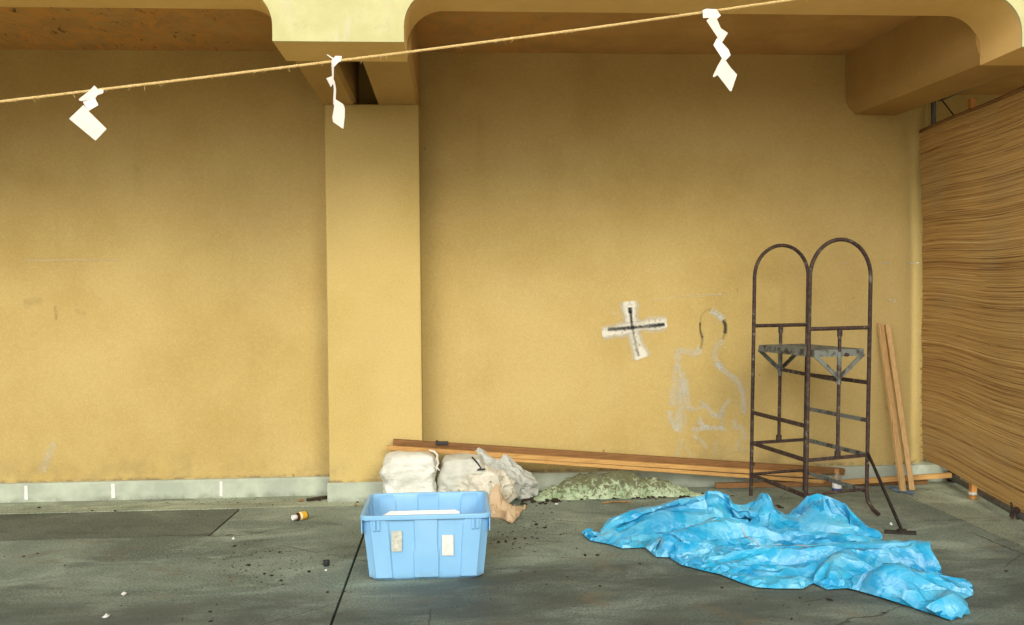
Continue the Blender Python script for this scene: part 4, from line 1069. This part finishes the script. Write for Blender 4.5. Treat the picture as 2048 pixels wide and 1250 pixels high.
shide([([(145,140),(190,120),(320,120),(380,200),(315,258),(232,258),(235,235),(150,240)], .1, .1), ([(180,285),(235,235),(315,255),(375,365),(470,415),(390,547),(335,477)], .2, -.15),
       ([(335,475),(390,545),(460,640),(480,715),(420,777),(375,747),(285,570)], -.2, .2), ([(375,745),(420,775),(490,860),(580,940),(510,1145),(490,1145),(320,960),(265,990),(255,975),(310,860)], .25, -.1)],
      (1380, 0), 6.25, 'longest white zigzag paper streamer hanging over the right bay', 3)

# ================================================================== litter
def small_bottle():
    c = atZ(592, 1034, .028); t = thing('medicine_bottle', (c.x, c.y, 0), 'brown bottle with yellow label and white cap lying on the concrete', 'bottle')
    d = (atZ(606, 1030, 0) - atZ(580, 1038, 0)).normalized(); d = Vector((d.x, d.y * .6, 0)).normalized()
    u = Vector((0, 0, 1)); r = d.cross(u); M_ = Matrix((r, u, d)).transposed().to_4x4(); M_.translation = c + d * .035
    s = MB(); s.lathe([(.022, -.048), (.027, -.043), (.027, .020), (.022, .034)][::1], 18, M_ @ Matrix.Scale(-1, 4, (0, 0, 1))); 
    s.build('body', M_amber, t, smooth=50)
    s = MB(); s.lathe([(.0273, -.018), (.0276, -.017), (.0276, .036), (.0273, .037)], 18, M_, False, False); s.build('label', M_yellow, t, smooth=50)
    s = MB(); s.lathe([(.0278, -.012), (.0280, -.011), (.0280, -.002), (.0278, -.001)], 18, M_, False, False); s.build('label_band', M_cap, t, smooth=50)
    s = MB(); s.lathe([(.016, -.062), (.0165, -.060), (.0165, -.034), (.015, -.032)], 18, M_); s.build('cap', M_cap, t, smooth=50)
small_bottle()
c = atZ(653, 1132, 0); t = thing('black_cup', c, 'small black plastic cup standing left of the dark floor joint', 'cup')
s = MB(); s.lathe([(.014, .0), (.016, .003), (.019, .03), (.0185, .031), (.016, .03), (.014, .006)], 16, Matrix.Translation(c)); s.build('body', M_black, t, smooth=50)
s = MB(); q = atZ(652, 1140, .003); s.box((q.x - .006, q.y - .008, 0), (q.x + .006, q.y + .008, .006)); o = s.build('paper_scrap', M_white, None, bevel=.001); recentre(o, (q.x, q.y, 0)); tag(o, 'tiny white scrap just in front of the black cup', 'scrap')
def scrap(px, py, r, m, label, seed, name='paper_scrap', cat='scrap', hz=.012):
    rnd = random.Random(seed); q = atZ(px, py, 0); n = 7
    pol = [(q.x + r * rnd.uniform(.6, 1.15) * cos(2*pi*k/n), q.y + r * rnd.uniform(.7, 1.4) * sin(2*pi*k/n)) for k in range(n)]
    o = crumpled(name, m, pol, [(q.x, q.y, hz * 1.6), (q.x + r*.4, q.y, hz*.6), (q.x - r*.3, q.y + r*.3, hz*1.1)], [(r*.5, hz*.3)], r * .35, seed=seed, lip=hz*.4, smooth=20); recentre(o, q); tag(o, label, cat)
scrap(248, 1190, .020, M_white, 'crumpled white scrap near the dark front slab, upper of two at lower left', 31)
scrap(213, 1235, .020, M_white, 'crumpled white scrap near the bottom edge, lowest one at left', 32)
scrap(467, 1079, .012, M_white, 'pale scrap in front of the dark floor patch corner', 33)
scrap(143, 998, .014, M_white, 'white scrap at the kerb foot between two paint marks', 34, hz=.006)
scrap(1113, 1009, .016, M_white, 'white scrap in front of the soil by the mossy sack', 35, hz=.008)
scrap(1782, 1050, .014, M_white, 'white scrap behind the tarpaulin beside the brace foot', 36, hz=.012)
scrap(78, 1016, .016, M_black, 'black scrap on the pale strip near the far left kerb', 37, hz=.008)
a, b = atZ(614, 1000, .012), atZ(655, 994, .012); s = MB(); s.bar(a, b, .03, .02); o = s.build('stick', M_soil, None, bevel=.004); recentre(o, a); tag(o, 'short dark stick lying in the corner left of the pillar', 'stick')
a, b = atZ(1203, 1006, .006), atZ(1262, 1004, .006); s = MB(); s.tube([a, a.lerp(b, .5) + Vector((0, .01, .004)), b], .006, 6); o = s.build('twig', M_leaf, None, smooth=60); recentre(o, a); tag(o, 'thin brown twig in front of the mossy sack', 'twig')
for px, py, r, lb, sd_ in ((603, 1003, .02, 'brown leaf beside the dark stick', 41), (1058, 985, .03, 'brown leaf clump between the plastic bags and mossy sack', 42), (1084, 994, .022, 'reddish dead leaf on the soil left of the mossy sack', 43), (712, 1012, .014, 'brown leaf at the pillar foot behind the bin', 44)):
    scrap(px, py, r, M_leaf, lb, sd_, 'dead_leaf', 'leaf', .016)
def grit():
    rnd = random.Random(8); mb = MB()
    bm = bmesh.new(); bmesh.ops.create_icosphere(bm, subdivisions=1, radius=1); bv = [v.co.copy() for v in bm.verts]; bf = [tuple(v.index for v in f.verts) for f in bm.faces]; bm.free()
    def put(px, py, s):
        c = atZ(px, py, 0); M_ = Matrix.Rotation(rnd.uniform(0, 6), 3, 'Z') @ Matrix.Diagonal((s * rnd.uniform(.8, 2.0), s, s * .55))
        mb.add([c + M_ @ (v * rnd.uniform(.75, 1.25)) + Vector((0, 0, s * .25)) for v in bv], bf)
    for px, py, s in ((469,1093,.010),(559,1105,.010),(497,1131,.011),(529,1148,.009),(543,1152,.009),(562,1162,.011),(618,1144,.011),(655,1185,.010),(185,1022,.009),(230,1022,.010),(130,1131,.007),(75,1107,.006),(48,1113,.006),(420,1224,.008),(422,1243,.007),(540,1103,.006),
                      (1073,1050,.014),(1090,1056,.012),(997,1085,.013),(1012,1084,.009),(1030,1078,.009),(1050,1077,.008),(1170,1111,.010),(1195,1111,.010),(1280,1128,.007),(1200,1173,.008),(1444,1176,.008),(1660,1201,.012),(1600,1196,.007),(1768,1226,.006),(1583,1238,.007),(1562,1016,.016),(1555,1012,.012),
                      (1405,988,.014),(1380,985,.016),(1398,992,.010),(2012,1143,.010),(1465,992,.008),(520,1008,.006),(545,1010,.006),(640,1002,.008),(715,1005,.012),(722,1000,.010)): put(px, py, s)
    for k in range(130): put(rnd.gauss(520, 75), rnd.gauss(1125, 22), rnd.uniform(.0015, .005))
    for k in range(170): put(rnd.gauss(1045, 45), rnd.gauss(1055, 26), rnd.uniform(.0015, .006))
    for k in range(90): put(rnd.uniform(0, 720), rnd.uniform(1005, 1245), rnd.uniform(.0015, .0045))
    for k in range(70): put(rnd.uniform(980, 1900), rnd.uniform(1130, 1248), rnd.uniform(.0015, .0045))
    for k in range(70): put(rnd.uniform(300, 660), rnd.gauss(1001, 4), rnd.uniform(.002, .005))
    for k in range(90): put(rnd.uniform(1400, 1860), rnd.gauss(985, 6), rnd.uniform(.0015, .005))
    return tag(mb.build('grit', M_soil), 'dark grit and crumbs strewn over the concrete', 'grit', kind='stuff')
grit()
